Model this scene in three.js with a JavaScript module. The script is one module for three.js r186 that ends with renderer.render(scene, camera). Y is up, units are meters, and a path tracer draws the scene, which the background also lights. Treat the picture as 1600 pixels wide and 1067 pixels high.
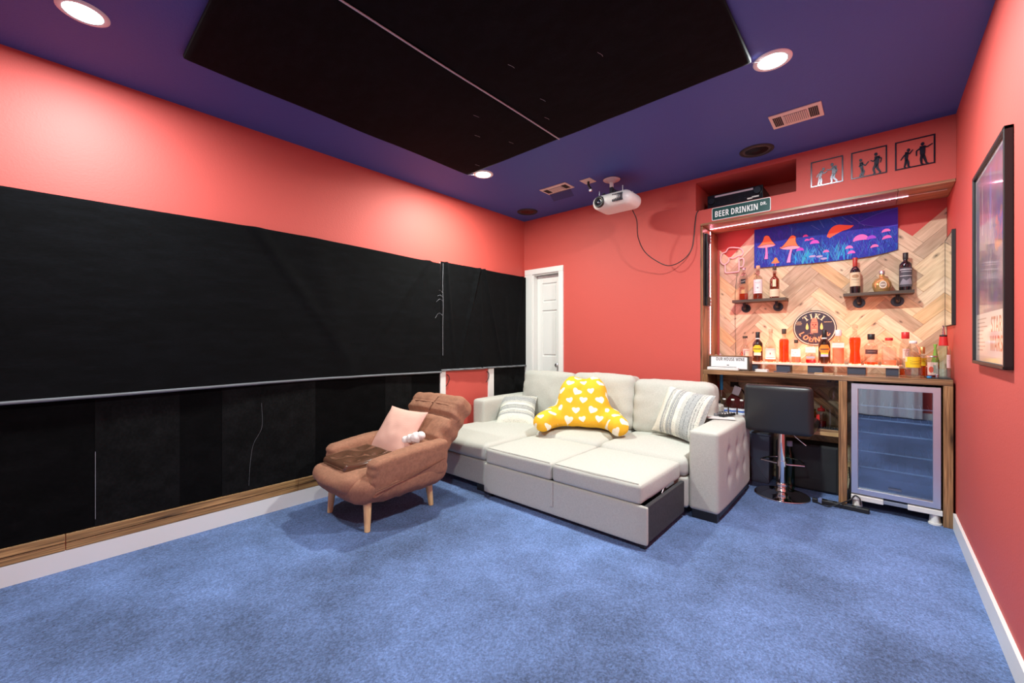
import * as THREE from 'three';
import { mergeGeometries } from 'three/addons/utils/BufferGeometryUtils.js';
import { RoundedBoxGeometry } from 'three/addons/geometries/RoundedBoxGeometry.js';
import { ImprovedNoise } from 'three/addons/math/ImprovedNoise.js';
import { MarchingCubes } from 'three/addons/objects/MarchingCubes.js';
import { RectAreaLightUniformsLib } from 'three/addons/lights/RectAreaLightUniformsLib.js';

// ---------------------------------------------------------------- camera, exposure, lights
const W = 3.70, H = 2.74, D = 5.2;              // room: x 0..W, y 0..H, z 0..D (back wall at z = 0)
const scene = new THREE.Scene();
scene.background = new THREE.Color(0x000000);
const camera = new THREE.PerspectiveCamera(79.28, 1600 / 1067, 0.05, 50);
camera.position.set(3.309, 1.24, 3.97);
camera.rotation.set(0, Math.atan(570 / 644), 0);
const renderer = new THREE.WebGLRenderer();
renderer.toneMapping = THREE.LinearToneMapping;
renderer.toneMappingExposure = 1.16;
renderer.shadowMap.enabled = true;
RectAreaLightUniformsLib.init();
const CEILING_LAMPS = [                          // x, z, colour, radiance
  [0.667, 1.375, [0.95, 1.0, 0.9], 1150],
  [2.892, 1.403, [0.93, 1.0, 0.99], 1450],
  [0.602, 3.859, [0.91, 0.98, 1.0], 850],
  [2.89, 3.86, [0.93, 1.0, 0.97], 850],
];
const LED_PINK = [1.0, 0.24, 0.34], RISER_GLOW = [1.0, 0.36, 0.2];

// ---------------------------------------------------------------- helpers
let seed = 7;
const rnd = () => { seed = (seed + 0x6d2b79f5) | 0; let t = Math.imul(seed ^ (seed >>> 15), 1 | seed); t = (t + Math.imul(t ^ (t >>> 7), 61 | t)) ^ t; return ((t ^ (t >>> 14)) >>> 0) / 4294967296; };
const rr = (a, b) => a + (b - a) * rnd();
const V3 = (x, y, z) => new THREE.Vector3(x, y, z);
const PI = Math.PI, R = (d) => d * PI / 180;
const noise = new ImprovedNoise();
const clamp = (x, a, b) => Math.min(b, Math.max(a, x));
const taken = {};
function numbered(name) { const n = taken[name] = (taken[name] ?? -1) + 1; return n ? name + '_' + String(n).padStart(3, '0') : name; }
function thing(name, label, category, pos = [0, 0, 0], group, kind) {
  const o = new THREE.Group(); o.name = numbered(name); o.position.set(...pos); scene.add(o);
  o.userData = { label, category }; if (group) o.userData.group = group; if (kind) o.userData.kind = kind;
  return o;
}
const shadows = (m) => { m.castShadow = m.receiveShadow = true; return m; };
// a part whose geometry is given in the thing's own axes
function local(name, geo, mat, parent) { const m = shadows(new THREE.Mesh(geo, mat)); m.name = name; parent.add(m); return m; }
// a part whose geometry is given in room coordinates
function part(name, geo, mat, parent) {
  const p = V3(0, 0, 0); for (let q = parent; q && q !== scene; q = q.parent) p.add(q.position);
  geo.translate(-p.x, -p.y, -p.z); return local(name, geo, mat, parent);
}
function single(name, geo, mat, label, category, group, kind) {
  geo.computeBoundingBox(); const b = geo.boundingBox, c = [(b.min.x + b.max.x) / 2, b.min.y, (b.min.z + b.max.z) / 2];
  geo.translate(-c[0], -c[1], -c[2]);
  const m = shadows(new THREE.Mesh(geo, mat)); m.name = numbered(name); m.position.set(...c); scene.add(m);
  m.userData = { label, category }; if (group) m.userData.group = group; if (kind) m.userData.kind = kind;
  return m;
}
const plain = (g) => (g.index ? g.toNonIndexed() : g);
function merge(list) { return mergeGeometries(list.map((g) => { const q = plain(g); for (const k of Object.keys(q.attributes)) if (!['position', 'normal', 'uv'].includes(k)) q.deleteAttribute(k); return q; })); }
// texture coordinates in metres, by the way each face points
function uvm(geo, s = 1, turn = false) {
  const g = plain(geo), p = g.attributes.position, n = g.attributes.normal, uv = new Float32Array(p.count * 2);
  for (let i = 0; i < p.count; i += 3) {
    let ax = 0, ay = 0, az = 0;
    for (let k = 0; k < 3; k++) { ax += Math.abs(n.getX(i + k)); ay += Math.abs(n.getY(i + k)); az += Math.abs(n.getZ(i + k)); }
    for (let k = 0; k < 3; k++) {
      const x = p.getX(i + k), y = p.getY(i + k), z = p.getZ(i + k);
      let a, b; if (ax > ay && ax > az) { a = z; b = y; } else if (ay > az) { a = x; b = z; } else { a = x; b = y; }
      if (turn) [a, b] = [b, a];
      uv[(i + k) * 2] = a * s; uv[(i + k) * 2 + 1] = b * s;
    }
  }
  g.setAttribute('uv', new THREE.BufferAttribute(uv, 2)); return g;
}
// box by its limits in room coordinates
function bx(x0, x1, y0, y1, z0, z1, bevel = 0) {
  const w = x1 - x0, h = y1 - y0, d = z1 - z0;
  const g = bevel ? new RoundedBoxGeometry(w, h, d, 2, Math.min(bevel, w / 2.1, h / 2.1, d / 2.1)) : new THREE.BoxGeometry(w, h, d);
  g.translate((x0 + x1) / 2, (y0 + y1) / 2, (z0 + z1) / 2); return uvm(g);
}
const bxt = (...a) => uvm(bx(...a), 1, true);    // grain runs upright
function smooth(geo, crease = -2) {              // averaged normals without merging vertices
  const p = geo.attributes.position, idx = geo.index, map = new Map(), n = new Float32Array(p.count * 3), acc = [];
  const id = new Int32Array(p.count);
  for (let i = 0; i < p.count; i++) {
    const k = Math.round(p.getX(i) * 1e5) + ',' + Math.round(p.getY(i) * 1e5) + ',' + Math.round(p.getZ(i) * 1e5);
    let q = map.get(k); if (q === undefined) { q = acc.length; map.set(k, q); acc.push(V3(0, 0, 0)); } id[i] = q;
  }
  const a = V3(0, 0, 0), b = V3(0, 0, 0), c = V3(0, 0, 0), cnt = idx ? idx.count : p.count;
  for (let i = 0; i < cnt; i += 3) {
    const [i0, i1, i2] = idx ? [idx.getX(i), idx.getX(i + 1), idx.getX(i + 2)] : [i, i + 1, i + 2];
    a.fromBufferAttribute(p, i0); b.fromBufferAttribute(p, i1); c.fromBufferAttribute(p, i2);
    b.sub(a); c.sub(a); b.cross(c); acc[id[i0]].add(b); acc[id[i1]].add(b); acc[id[i2]].add(b);
  }
  for (const v of acc) v.normalize();
  for (let i = 0; i < p.count; i++) { const v = acc[id[i]]; n[i * 3] = v.x; n[i * 3 + 1] = v.y; n[i * 3 + 2] = v.z; }
  geo.setAttribute('normal', new THREE.BufferAttribute(n, 3)); return geo;
}
// padded box: rounded edges, bulging faces, optional own deformation; uv in metres
function softBox(w, h, d, { r = 0.04, puff = [0, 0, 0], seg = 14, fn, wrinkle = 0, freq = 9, uvs = 1 } = {}) {
  const g = new THREE.BoxGeometry(2, 2, 2, seg, seg, seg), p = g.attributes.position, hs = [w / 2, h / 2, d / 2];
  const uv = g.attributes.uv, dims = [[d, h], [d, h], [w, d], [w, d], [w, h], [w, h]], per = p.count / 6;
  const warp = (t) => Math.sign(t) * (1 - (1 - Math.abs(t)) ** 1.5);
  for (let i = 0; i < p.count; i++) {
    const t = [warp(p.getX(i)), warp(p.getY(i)), warp(p.getZ(i))], v = V3(0, 0, 0), q = [0, 0, 0], e = [0, 0, 0];
    for (let k = 0; k < 3; k++) { const c = hs[k] * t[k], lim = Math.max(hs[k] - r, 0); q[k] = clamp(c, -lim, lim); e[k] = c - q[k]; }
    const l = Math.hypot(...e) || 1, o = q.map((x, k) => x + e[k] / l * r);
    const n = o.map((x, k) => clamp(x / hs[k], -1, 1));
    for (let k = 0; k < 3; k++) o[k] += puff[k] * n[k] * (1 - n[(k + 1) % 3] ** 2) * (1 - n[(k + 2) % 3] ** 2);
    v.set(...o);
    if (wrinkle) { const s = wrinkle * noise.noise(v.x * freq + 3.1, v.y * freq + 7.7, v.z * freq + w * 31); v.addScaledVector(V3(e[0] / l, e[1] / l, e[2] / l), s); }
    if (fn) fn(v, n);
    p.setXYZ(i, v.x, v.y, v.z);
    const f = Math.floor(i / per); uv.setXY(i, uv.getX(i) * dims[f][0] * uvs, uv.getY(i) * dims[f][1] * uvs);
  }
  return smooth(g);
}
// throw pillow in the xy plane, pinched corners
function pillowGeo(w, h, t, seg = 22, wrinkle = 0.006) {
  const g = new THREE.BoxGeometry(2, 2, 2, seg, seg, 2), p = g.attributes.position, uv = g.attributes.uv;
  for (let i = 0; i < p.count; i++) {
    const u = p.getX(i), v = p.getY(i), s = p.getZ(i);
    const m = Math.pow(Math.max(0, 1 - Math.abs(u) ** 2.4), 0.6) * Math.pow(Math.max(0, 1 - Math.abs(v) ** 2.4), 0.6);
    const x = u * w / 2 * (1 - 0.07 * (1 - v * v)), y = v * h / 2 * (1 - 0.07 * (1 - u * u));
    p.setXYZ(i, x, y, s * (t / 2 * m + 0.003) + wrinkle * m * noise.noise(x * 14, y * 14, s * 3 + w * 20));
    uv.setXY(i, u * 0.5 + 0.5, v * 0.5 + 0.5);
  }
  return smooth(g);
}
// cloth with thickness; at(u, v) gives a point, u and v run 0..1
function cloth(at, nu, nv, thick, nx) {
  const pos = [], uv = [], idx = [];
  for (const side of [0, 1]) for (let j = 0; j <= nv; j++) for (let i = 0; i <= nu; i++) {
    const q = at(i / nu, j / nv); if (side) q.addScaledVector(nx, -thick);
    pos.push(q.x, q.y, q.z); uv.push(i / nu, j / nv);
  }
  const row = nu + 1, all = row * (nv + 1), quad = (a, b, c, d) => idx.push(a, b, c, a, c, d);
  for (let j = 0; j < nv; j++) for (let i = 0; i < nu; i++) { const a = j * row + i; quad(a, a + 1, a + row + 1, a + row); quad(all + a, all + a + row, all + a + row + 1, all + a + 1); }
  for (let i = 0; i < nu; i++) { quad(i, all + i, all + i + 1, i + 1); const a = nv * row + i; quad(a, a + 1, all + a + 1, all + a); }
  for (let j = 0; j < nv; j++) { const a = j * row, b = a + nu; quad(a, a + row, all + a + row, all + a); quad(b, all + b, all + b + row, b + row); }
  const g = new THREE.BufferGeometry(); g.setAttribute('position', new THREE.Float32BufferAttribute(pos, 3)); g.setAttribute('uv', new THREE.Float32BufferAttribute(uv, 2)); g.setIndex(idx);
  g.computeVertexNormals(); return g;
}
const tube = (pts, r, seg = 40, rad = 8) => new THREE.TubeGeometry(new THREE.CatmullRomCurve3(pts.map((p) => V3(...p))), seg, r, rad, false);
const cyl = (r0, r1, h, x, y, z, n = 24) => { const g = new THREE.CylinderGeometry(r1, r0, h, n); g.translate(x, y + h / 2, z); return g; };
const lathe = (pts, n = 32) => new THREE.LatheGeometry(pts.map((p) => new THREE.Vector2(p[0], p[1])), n);
function prism(poly, depth, bevel = 0) {
  const s = new THREE.Shape(poly.map((p) => new THREE.Vector2(p[0], p[1])));
  return new THREE.ExtrudeGeometry(s, { depth, bevelEnabled: bevel > 0, bevelSize: bevel, bevelThickness: bevel, bevelSegments: 2, curveSegments: 8 });
}

// ---------------------------------------------------------------- textures
function canvasTex(w, h, draw, srgb = true) {
  const c = document.createElement('canvas'); c.width = w; c.height = h; draw(c.getContext('2d'), w, h);
  const t = new THREE.CanvasTexture(c); if (srgb) t.colorSpace = THREE.SRGBColorSpace; t.wrapS = t.wrapT = THREE.RepeatWrapping; return t;
}
const hash = (x, y, s) => { let h = Math.imul(x, 374761393) ^ Math.imul(y, 668265263) ^ Math.imul(s, 1442695041); h = Math.imul(h ^ (h >>> 13), 1274126177); return ((h ^ (h >>> 16)) >>> 0) / 4294967296; };
function vnoise(x, y, px, py, s) {               // tiling value noise
  const i = Math.floor(x), j = Math.floor(y), f = x - i, e = y - j, u = f * f * (3 - 2 * f), v = e * e * (3 - 2 * e);
  const m = (a, p) => ((a % p) + p) % p, a = hash(m(i, px), m(j, py), s), b = hash(m(i + 1, px), m(j, py), s), c = hash(m(i, px), m(j + 1, py), s), d = hash(m(i + 1, px), m(j + 1, py), s);
  return a + (b - a) * u + (c - a) * v + (a - b - c + d) * u * v;
}
function dataTex(w, h, fn, srgb = true) {        // fn(u, v) -> [r, g, b] 0..1
  const d = new Uint8Array(w * h * 4);
  for (let j = 0; j < h; j++) for (let i = 0; i < w; i++) { const c = fn(i / w, j / h, i, j), k = (j * w + i) * 4; d[k] = clamp(c[0], 0, 1) * 255; d[k + 1] = clamp(c[1], 0, 1) * 255; d[k + 2] = clamp(c[2], 0, 1) * 255; d[k + 3] = 255; }
  const t = new THREE.DataTexture(d, w, h); t.magFilter = THREE.LinearFilter; t.minFilter = THREE.LinearFilter; t.wrapS = t.wrapT = THREE.RepeatWrapping;
  if (srgb) t.colorSpace = THREE.SRGBColorSpace; t.needsUpdate = true; return t;
}
function rep(t, x, y) { const c = t.clone(); c.repeat.set(x, y); c.needsUpdate = true; return c; }
const grey = (v) => [v, v, v];
const carpetTex = dataTex(2048, 2048, (u, v, i, j) => {
  const big = vnoise(u * 9, v * 12, 9, 12, 1) * 0.5 + vnoise(u * 24, v * 34, 24, 34, 2) * 0.3 + vnoise(u * 60, v * 85, 60, 85, 3) * 0.2;
  const tuft = vnoise(u * 620, v * 870, 620, 870, 4) * 0.55 + hash(i, j, 5) * 0.45;
  const k = 0.9 + (big - 0.5) * 0.5 + (tuft - 0.5) * 0.5;
  return [0.39 * k, 0.485 * k, 0.675 * k];
});
const carpetBump = dataTex(512, 512, (u, v, i, j) => grey(vnoise(u * 110, v * 110, 110, 110, 6) * 0.6 + hash(i, j, 7) * 0.4), false);
const wallBump = dataTex(512, 512, (u, v) => grey(vnoise(u * 90, v * 90, 90, 90, 8) * 0.6 + vnoise(u * 190, v * 190, 190, 190, 9) * 0.4), false);
const woodTex = (s, streak, knots, dark) => dataTex(512, 512, (u, v) => {      // grain along u
  const wob = vnoise(u * 4, v * 6, 4, 6, s) * 0.7;
  let g = vnoise(u * 5 + wob, v * 46, 5, 46, s + 1) * 0.5 + vnoise(u * 12, v * 130, 12, 130, s + 2) * 0.3 + vnoise(u * 3, v * 14, 3, 14, s + 3) * 0.4;
  let k = 1.1 - streak * g;
  for (const [x, y, r] of knots) { const dx = (u - x) * 0.55, dy = v - y, q = Math.hypot(dx, dy) / r; if (q < 3) k *= 1 - dark * Math.exp(-q * q) - 0.12 * Math.exp(-((q - 1.6) ** 2) * 4); }
  return [k, k * (0.985 - 0.04 * g), k * (0.96 - 0.1 * g)];
});
const pineTex = woodTex(20, 0.26, [[0.2, 0.3, 0.012], [0.71, 0.62, 0.014], [0.45, 0.86, 0.009]], 0.55);
const plankTex = woodTex(40, 0.62, [[0.35, 0.4, 0.04], [0.83, 0.78, 0.03]], 0.6);
const linenTex = dataTex(512, 512, (u, v, i, j) => {
  const k = 0.94 + 0.05 * (vnoise(u * 40, v * 256, 40, 256, 61) - 0.5) * 2 + 0.05 * (vnoise(u * 256, v * 40, 256, 40, 62) - 0.5) * 2 + 0.05 * (hash(i, j, 63) - 0.5);
  return [k, k * 0.985, k * 0.955];
});
const weaveBump = dataTex(256, 256, (u, v) => grey(0.5 + 0.25 * Math.sin(u * 2 * PI * 64) + 0.25 * Math.sin(v * 2 * PI * 64)), false);
const suedeTex = dataTex(256, 256, (u, v, i, j) => { const k = 0.9 + 0.12 * (vnoise(u * 30, v * 30, 30, 30, 71) - 0.5) + 0.08 * (hash(i, j, 72) - 0.5); return [k, k, k]; });
const velvetTex = dataTex(512, 512, (u, v, i, j) => { const k = 0.66 + 0.3 * (vnoise(u * 14, v * 20, 14, 20, 81) - 0.5) + 0.25 * (vnoise(u * 90, v * 120, 90, 120, 82) - 0.5) + (hash(i, j, 83) > 0.9985 ? 0.4 : 0); return grey(k); });

// ---------------------------------------------------------------- materials
const lin = (r, g, b) => new THREE.Color().setRGB(r, g, b);
const std = (color, roughness = 0.6, o = {}) => new THREE.MeshStandardMaterial({ color, roughness, ...o });
const phy = (color, roughness = 0.6, o = {}) => new THREE.MeshPhysicalMaterial({ color, roughness, ...o });
const M = {};
M.red = std(lin(0.56, 0.083, 0.066), 0.62, { bumpMap: rep(wallBump, 1.6, 1.6), bumpScale: 0.0004 });
M.navy = std(lin(0.038, 0.08, 0.33), 0.6, { bumpMap: rep(wallBump, 1.6, 1.6), bumpScale: 0.0008 });
M.carpet = std(0xffffff, 0.95, { map: carpetTex, bumpMap: rep(carpetBump, 5, 7), bumpScale: 0.006 });
M.white = std(lin(0.78, 0.78, 0.76), 0.4);
M.plastic = std(lin(0.76, 0.75, 0.72), 0.38);
M.offwhite = std(lin(0.68, 0.6, 0.53), 0.45);
M.velvet = phy(lin(0.0035, 0.004, 0.0055), 0.95, { map: rep(velvetTex, 3, 2), sheen: 0.06, sheenRoughness: 0.6, sheenColor: lin(0.1, 0.11, 0.16), specularIntensity: 0.3 });
M.velvetCeiling = phy(lin(0.006, 0.0065, 0.009), 0.95, { map: rep(velvetTex, 2, 2), sheen: 0.15, sheenRoughness: 0.6, sheenColor: lin(0.1, 0.12, 0.18), specularIntensity: 0.3 });
M.boardA = phy(lin(0.004, 0.004, 0.0045), 0.92, { specularIntensity: 0.2, map: rep(velvetTex, 1, 1) });
M.boardB = phy(lin(0.0105, 0.0105, 0.011), 0.9, { specularIntensity: 0.25, map: rep(velvetTex, 1.3, 0.8) });
M.hem = std(lin(0.28, 0.33, 0.42), 0.7, { map: rep(plankTex, 8, 1) });
M.thread = std(lin(0.45, 0.45, 0.5), 0.8);
M.pine = [[0.8, 0.68, 0.47], [0.72, 0.62, 0.47], [0.75, 0.56, 0.33], [0.54, 0.45, 0.34], [0.84, 0.75, 0.57], [0.64, 0.55, 0.43]].map((c, i) => std(lin(...c), 0.62, { map: rep(pineTex, 1.9 + 0.13 * i, 2.2), bumpMap: rep(pineTex, 1.9 + 0.13 * i, 2.2), bumpScale: 0.001 }));
M.stain = std(lin(0.56, 0.32, 0.16), 0.36, { map: rep(plankTex, 1.4, 3.2), bumpMap: rep(plankTex, 1.4, 3.2), bumpScale: 0.0015 });
M.stainTop = phy(lin(0.52, 0.32, 0.18), 0.25, { map: rep(plankTex, 1.1, 3.4), clearcoat: 0.5, clearcoatRoughness: 0.15 });
M.jamb = std(lin(0.62, 0.3, 0.17), 0.4, { map: rep(plankTex, 1.2, 4) });
M.trimWood = std(lin(0.66, 0.4, 0.17), 0.4, { map: rep(plankTex, 1.1, 5) });
M.shelfWood = std(lin(0.15, 0.11, 0.085), 0.6, { map: rep(plankTex, 2, 6) });
M.lightWood = std(lin(0.68, 0.44, 0.22), 0.45, { map: rep(pineTex, 2, 2) });
M.linen = std(lin(0.6, 0.62, 0.6), 0.92, { map: rep(linenTex, 6, 6), bumpMap: rep(weaveBump, 6, 6), bumpScale: 0.0006 });
M.greyFabric = std(lin(0.05, 0.05, 0.055), 0.8, { map: rep(suedeTex, 3, 3) });
M.suede = phy(lin(0.4, 0.18, 0.105), 0.85, { map: rep(suedeTex, 4, 4), sheen: 0.35, sheenRoughness: 0.5, sheenColor: lin(0.6, 0.35, 0.25), bumpMap: rep(suedeTex, 10, 10), bumpScale: 0.001 });
M.suedeSeam = std(lin(0.2, 0.08, 0.045), 0.9);
M.beech = std(lin(0.82, 0.58, 0.33), 0.42, { map: rep(pineTex, 2, 3) });
M.vinyl = phy(lin(0.11, 0.05, 0.03), 0.2, { clearcoat: 0.6, clearcoatRoughness: 0.1 });
M.leather = phy(lin(0.02, 0.021, 0.023), 0.34, { bumpMap: rep(suedeTex, 8, 8), bumpScale: 0.0006 });
M.chrome = std(lin(0.85, 0.85, 0.86), 0.07, { metalness: 1 });
M.steel = std(lin(0.78, 0.78, 0.82), 0.33, { metalness: 1 });
M.darkMetal = std(lin(0.06, 0.065, 0.075), 0.3, { metalness: 0.9 });
M.iron = std(lin(0.035, 0.036, 0.04), 0.4, { metalness: 0.6 });
M.black = std(lin(0.012, 0.012, 0.013), 0.45);
M.blackMatte = std(lin(0.02, 0.02, 0.022), 0.75);
M.rubber = std(lin(0.015, 0.015, 0.017), 0.6);
M.slate = std(lin(0.045, 0.056, 0.085), 0.5);
M.binPlastic = std(lin(0.085, 0.105, 0.155), 0.45);
M.blue = std(lin(0.03, 0.28, 0.62), 0.5);
M.paper = std(lin(0.78, 0.77, 0.74), 0.8);
M.card = std(lin(0.45, 0.31, 0.17), 0.8);
M.redPlastic = std(lin(0.62, 0.03, 0.03), 0.35);
M.gold = std(lin(0.72, 0.5, 0.2), 0.3, { metalness: 0.9 });
M.cork = std(lin(0.62, 0.42, 0.25), 0.7);
const glow = (c, k) => new THREE.MeshStandardMaterial({ color: 0x000000, roughness: 1, emissive: lin(...c), emissiveIntensity: k });
M.lens = glow([1, 1, 0.98], 6);
M.ledPink = glow([1.0, 0.42, 0.52], 3.6);
M.ledDot = glow([1, 0.75, 0.78], 5);
const glassMat = (c, o = {}) => phy(lin(...c), 0.03, { transmission: 1, thickness: 0, ior: 1.5, ...o });
M.clear = glassMat([0.88, 0.88, 0.87], { ior: 1.6 });
M.greenGlass = glassMat([0.3, 0.62, 0.45]);
M.brownGlass = phy(lin(0.03, 0.012, 0.006), 0.06, { clearcoat: 0.6 });
M.blackGlass = phy(lin(0.008, 0.008, 0.011), 0.06, { clearcoat: 0.6 });

// ---------------------------------------------------------------- room shell
const T = 0.12;
function structure(name, geo, mat, label, category) { return single(name, geo, mat, label, category, undefined, 'structure'); }
{
  const g = new THREE.BoxGeometry(W + 2 * T, 0.1, D + 0.6 + T); g.translate(W / 2, -0.05, (D - 0.6 + T) / 2);
  const p = g.attributes.position, uv = g.attributes.uv; for (let i = 0; i < p.count; i++) uv.setXY(i, (p.getX(i) + T) / (W + 2 * T), (p.getZ(i) + 0.6) / (D + 0.6 + T));
  structure('floor', g, M.carpet, 'blue cut-pile carpet covering the whole floor', 'carpet');
}
structure('ceiling', bx(-T, W + T, H, H + T, -0.6, D + T), M.navy, 'navy blue painted ceiling', 'ceiling');
structure('wall_left', bx(-T, 0, 0, H, -T, D + T), M.red, 'coral red wall behind the black velvet drapes', 'wall');
structure('wall_right', bx(W, W + T, 0, H, -0.6, D + T), M.red, 'coral red wall holding the framed film poster', 'wall');
structure('wall_front', bx(0, W, 0, H, D, D + T), M.red, 'coral red wall facing the projector', 'wall');
const AX = 2.12, AZ = -0.47, AY = 2.315;         // bar alcove: left side, back, top
structure('wall_back', merge([
  bx(0, 0.14, 0, H, -T, 0), bx(0.14, 0.53, 2.06, H, -T, 0), bx(0.53, 2.058, 0, H, -T, 0), bx(2.058, 2.10, 0, 2.44, -T, 0),
  bx(2.058, 2.827, 2.70, H, -T, 0), bx(2.827, W, 2.44, H, -T, 0), bx(2.10, W, AY, 2.44, -0.52, 0),
  bx(2.0, W, 0, H, -0.6, AZ - 0.05), bx(2.10, W, 0, AY, AZ - 0.05, AZ), bx(2.0, 2.10, 0, 2.44, AZ - 0.05, -T), bx(1.98, 2.058, 2.44, H, -0.52, -T), bx(2.827, 2.9, 2.44, H, -0.52, -T), bx(2.058, 2.827, 2.70, H, -0.52, -T),
  bx(0.0, 0.7, 0, 2.2, -0.3, -0.25),
]), M.red, 'coral red wall with the bar alcove and the equipment niche', 'wall');
structure('baseboard_left', merge([bx(0, 0.016, 0, 0.105, 1.345, D), bx(0, 0.016, 0, 0.105, 0, 0.565)]), M.white, 'white baseboard below the black panels', 'baseboard');
structure('baseboard_right', bx(W - 0.014, W, 0, 0.105, 0.0, D), M.white, 'white baseboard below the film poster wall', 'baseboard');
structure('baseboard_back', bx(0.597, 2.10, 0, 0.105, 0, 0.014), M.white, 'white baseboard behind the sofa', 'baseboard');
structure('baseboard_front', bx(0.02, W - 0.02, 0, 0.105, D - 0.014, D), M.white, 'white baseboard below the wall facing the projector', 'baseboard');
{
  const t = thing('trim_1', 'brown grooved wood strip above the white baseboard', 'trim', [0, 0.105, 3.2], undefined, 'structure');
  for (const [y0, y1, x] of [[0.107, 0.147, 0.016], [0.151, 0.197, 0.02]]) for (const [z0, z1] of [[1.346, 2.7], [2.702, 3.9], [3.902, D]]) part('plank', bx(0, x, y0, y1, z0, z1, 0.003), M.trimWood, t);
}
// narrow panelled door in the back wall
{
  const t = thing('door_1', 'narrow white panelled door in white casing beside the corner', 'door', [0.335, 0, -0.06], undefined, 'structure');
  part('casing', bx(0.02, 0.14, 0, 2.06, -0.02, 0.018, 0.005), M.white, t); part('casing', bx(0.53, 0.596, 0, 2.06, -0.02, 0.018, 0.005), M.white, t);
  part('casing', bx(0.02, 0.596, 2.06, 2.125, -0.02, 0.018, 0.005), M.white, t);
  part('jamb', merge([bx(0.14, 0.15, 0, 2.05, -0.12, 0), bx(0.52, 0.53, 0, 2.05, -0.12, 0), bx(0.14, 0.53, 2.05, 2.06, -0.12, 0)]), M.white, t);
  const lx0 = 0.152, lx1 = 0.518, pz = -0.075;
  part('leaf', merge([bx(lx0, lx1, 0.01, 2.045, pz - 0.035, pz - 0.012)]), M.white, t);
  const rails = [[0.01, 0.22], [0.86, 1.06], [1.62, 1.72], [1.95, 2.045]];
  for (const [a, b] of rails) part('rail', bx(lx0 + 0.075, lx1 - 0.075, a, b, pz - 0.013, pz, 0.003), M.white, t);
  for (const [a, b] of [[lx0, lx0 + 0.076], [lx1 - 0.076, lx1]]) part('stile', bx(a, b, 0.01, 2.045, pz - 0.013, pz, 0.003), M.white, t);
  for (const [a, b] of [[0.22, 0.86], [1.06, 1.62], [1.72, 1.95]]) part('panel', bx(lx0 + 0.095, lx1 - 0.095, a + 0.022, b - 0.022, pz - 0.013, pz - 0.003, 0.004), M.white, t);
  const k = part('door_handle', merge([(() => { const g = lathe([[0.026, 0], [0.026, 0.005], [0.01, 0.008], [0.01, 0.03], [0.024, 0.036], [0.029, 0.05], [0.022, 0.062], [0, 0.064]]); g.rotateX(PI / 2); g.translate(0.478, 0.96, pz); return g; })()]), M.steel, t);
  k.userData.label = 'round metal door knob';
}
// door behind the drape in the left wall
{
  const t = thing('door_2', 'coral red door in white casing below the short drape', 'door', [0, 0, 0.955], undefined, 'structure');
  part('casing', bx(0, 0.022, 0, 2.0, 1.272, 1.342, 0.004), M.white, t); part('casing', bx(0, 0.022, 0, 2.0, 0.567, 0.655, 0.004), M.white, t);
  part('casing', bx(0, 0.022, 2.0, 2.035, 0.567, 1.342, 0.004), M.white, t);
  part('leaf', bx(0, 0.006, 0.005, 2.0, 0.655, 1.272), M.red, t);
  for (const z of [1.25, 0.672]) part('hook', tube([[0.006, 0.9, z], [0.025, 0.89, z - 0.01], [0.03, 0.85, z - 0.015], [0.022, 0.8, z + 0.005], [0.008, 0.78, z + 0.012]], 0.004, 20, 6), M.iron, t);
}
// white floor-length drapes on the wall facing the projector (mirrored in the cooler door)
{
  const at = (x0, x1) => (u, v) => { const x = x0 + (x1 - x0) * u; return V3(x, 0.02 + 2.3 * v, D - 0.12 + 0.03 * Math.sin(u * 38) + 0.012 * Math.sin(u * 91 + 1)); };
  const m = std(lin(0.82, 0.85, 0.88), 0.9);
  single('drape', cloth(at(1.9, 3.56), 110, 2, 0.004, V3(0, 0, -1)), m, 'white floor-length drape mirrored in the cooler door', 'drape');
}

// ---------------------------------------------------------------- ceiling fittings
CEILING_LAMPS.forEach(([x, z, c, k], i) => {
  const t = thing('recessed_light', ['round recessed ceiling light beside the back edge of black ceiling panel, above sofa', 'round recessed ceiling light between black ceiling panel and air vent', 'round recessed ceiling light beside the far end of black ceiling panel', 'round recessed ceiling light above the poster wall'][i], 'light', [x, H, z], 'recessed ceiling lights');
  local('trim_ring', lathe([[0.066, 0], [0.068, -0.007], [0.082, -0.008], [0.09, -0.003], [0.09, 0]], 40), M.white, t);
  const l = new THREE.MeshStandardMaterial({ color: 0x000000, roughness: 1, emissive: lin(...c), emissiveIntensity: 7 });
  local('lens', lathe([[0, -0.006], [0.068, -0.0055], [0.068, -0.001]], 36), l, t);
  const a = new THREE.RectAreaLight(lin(...c), k, 0.115, 0.115); a.position.set(x, H - 0.012, z); a.lookAt(x, 0, z); scene.add(a);
});
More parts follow.
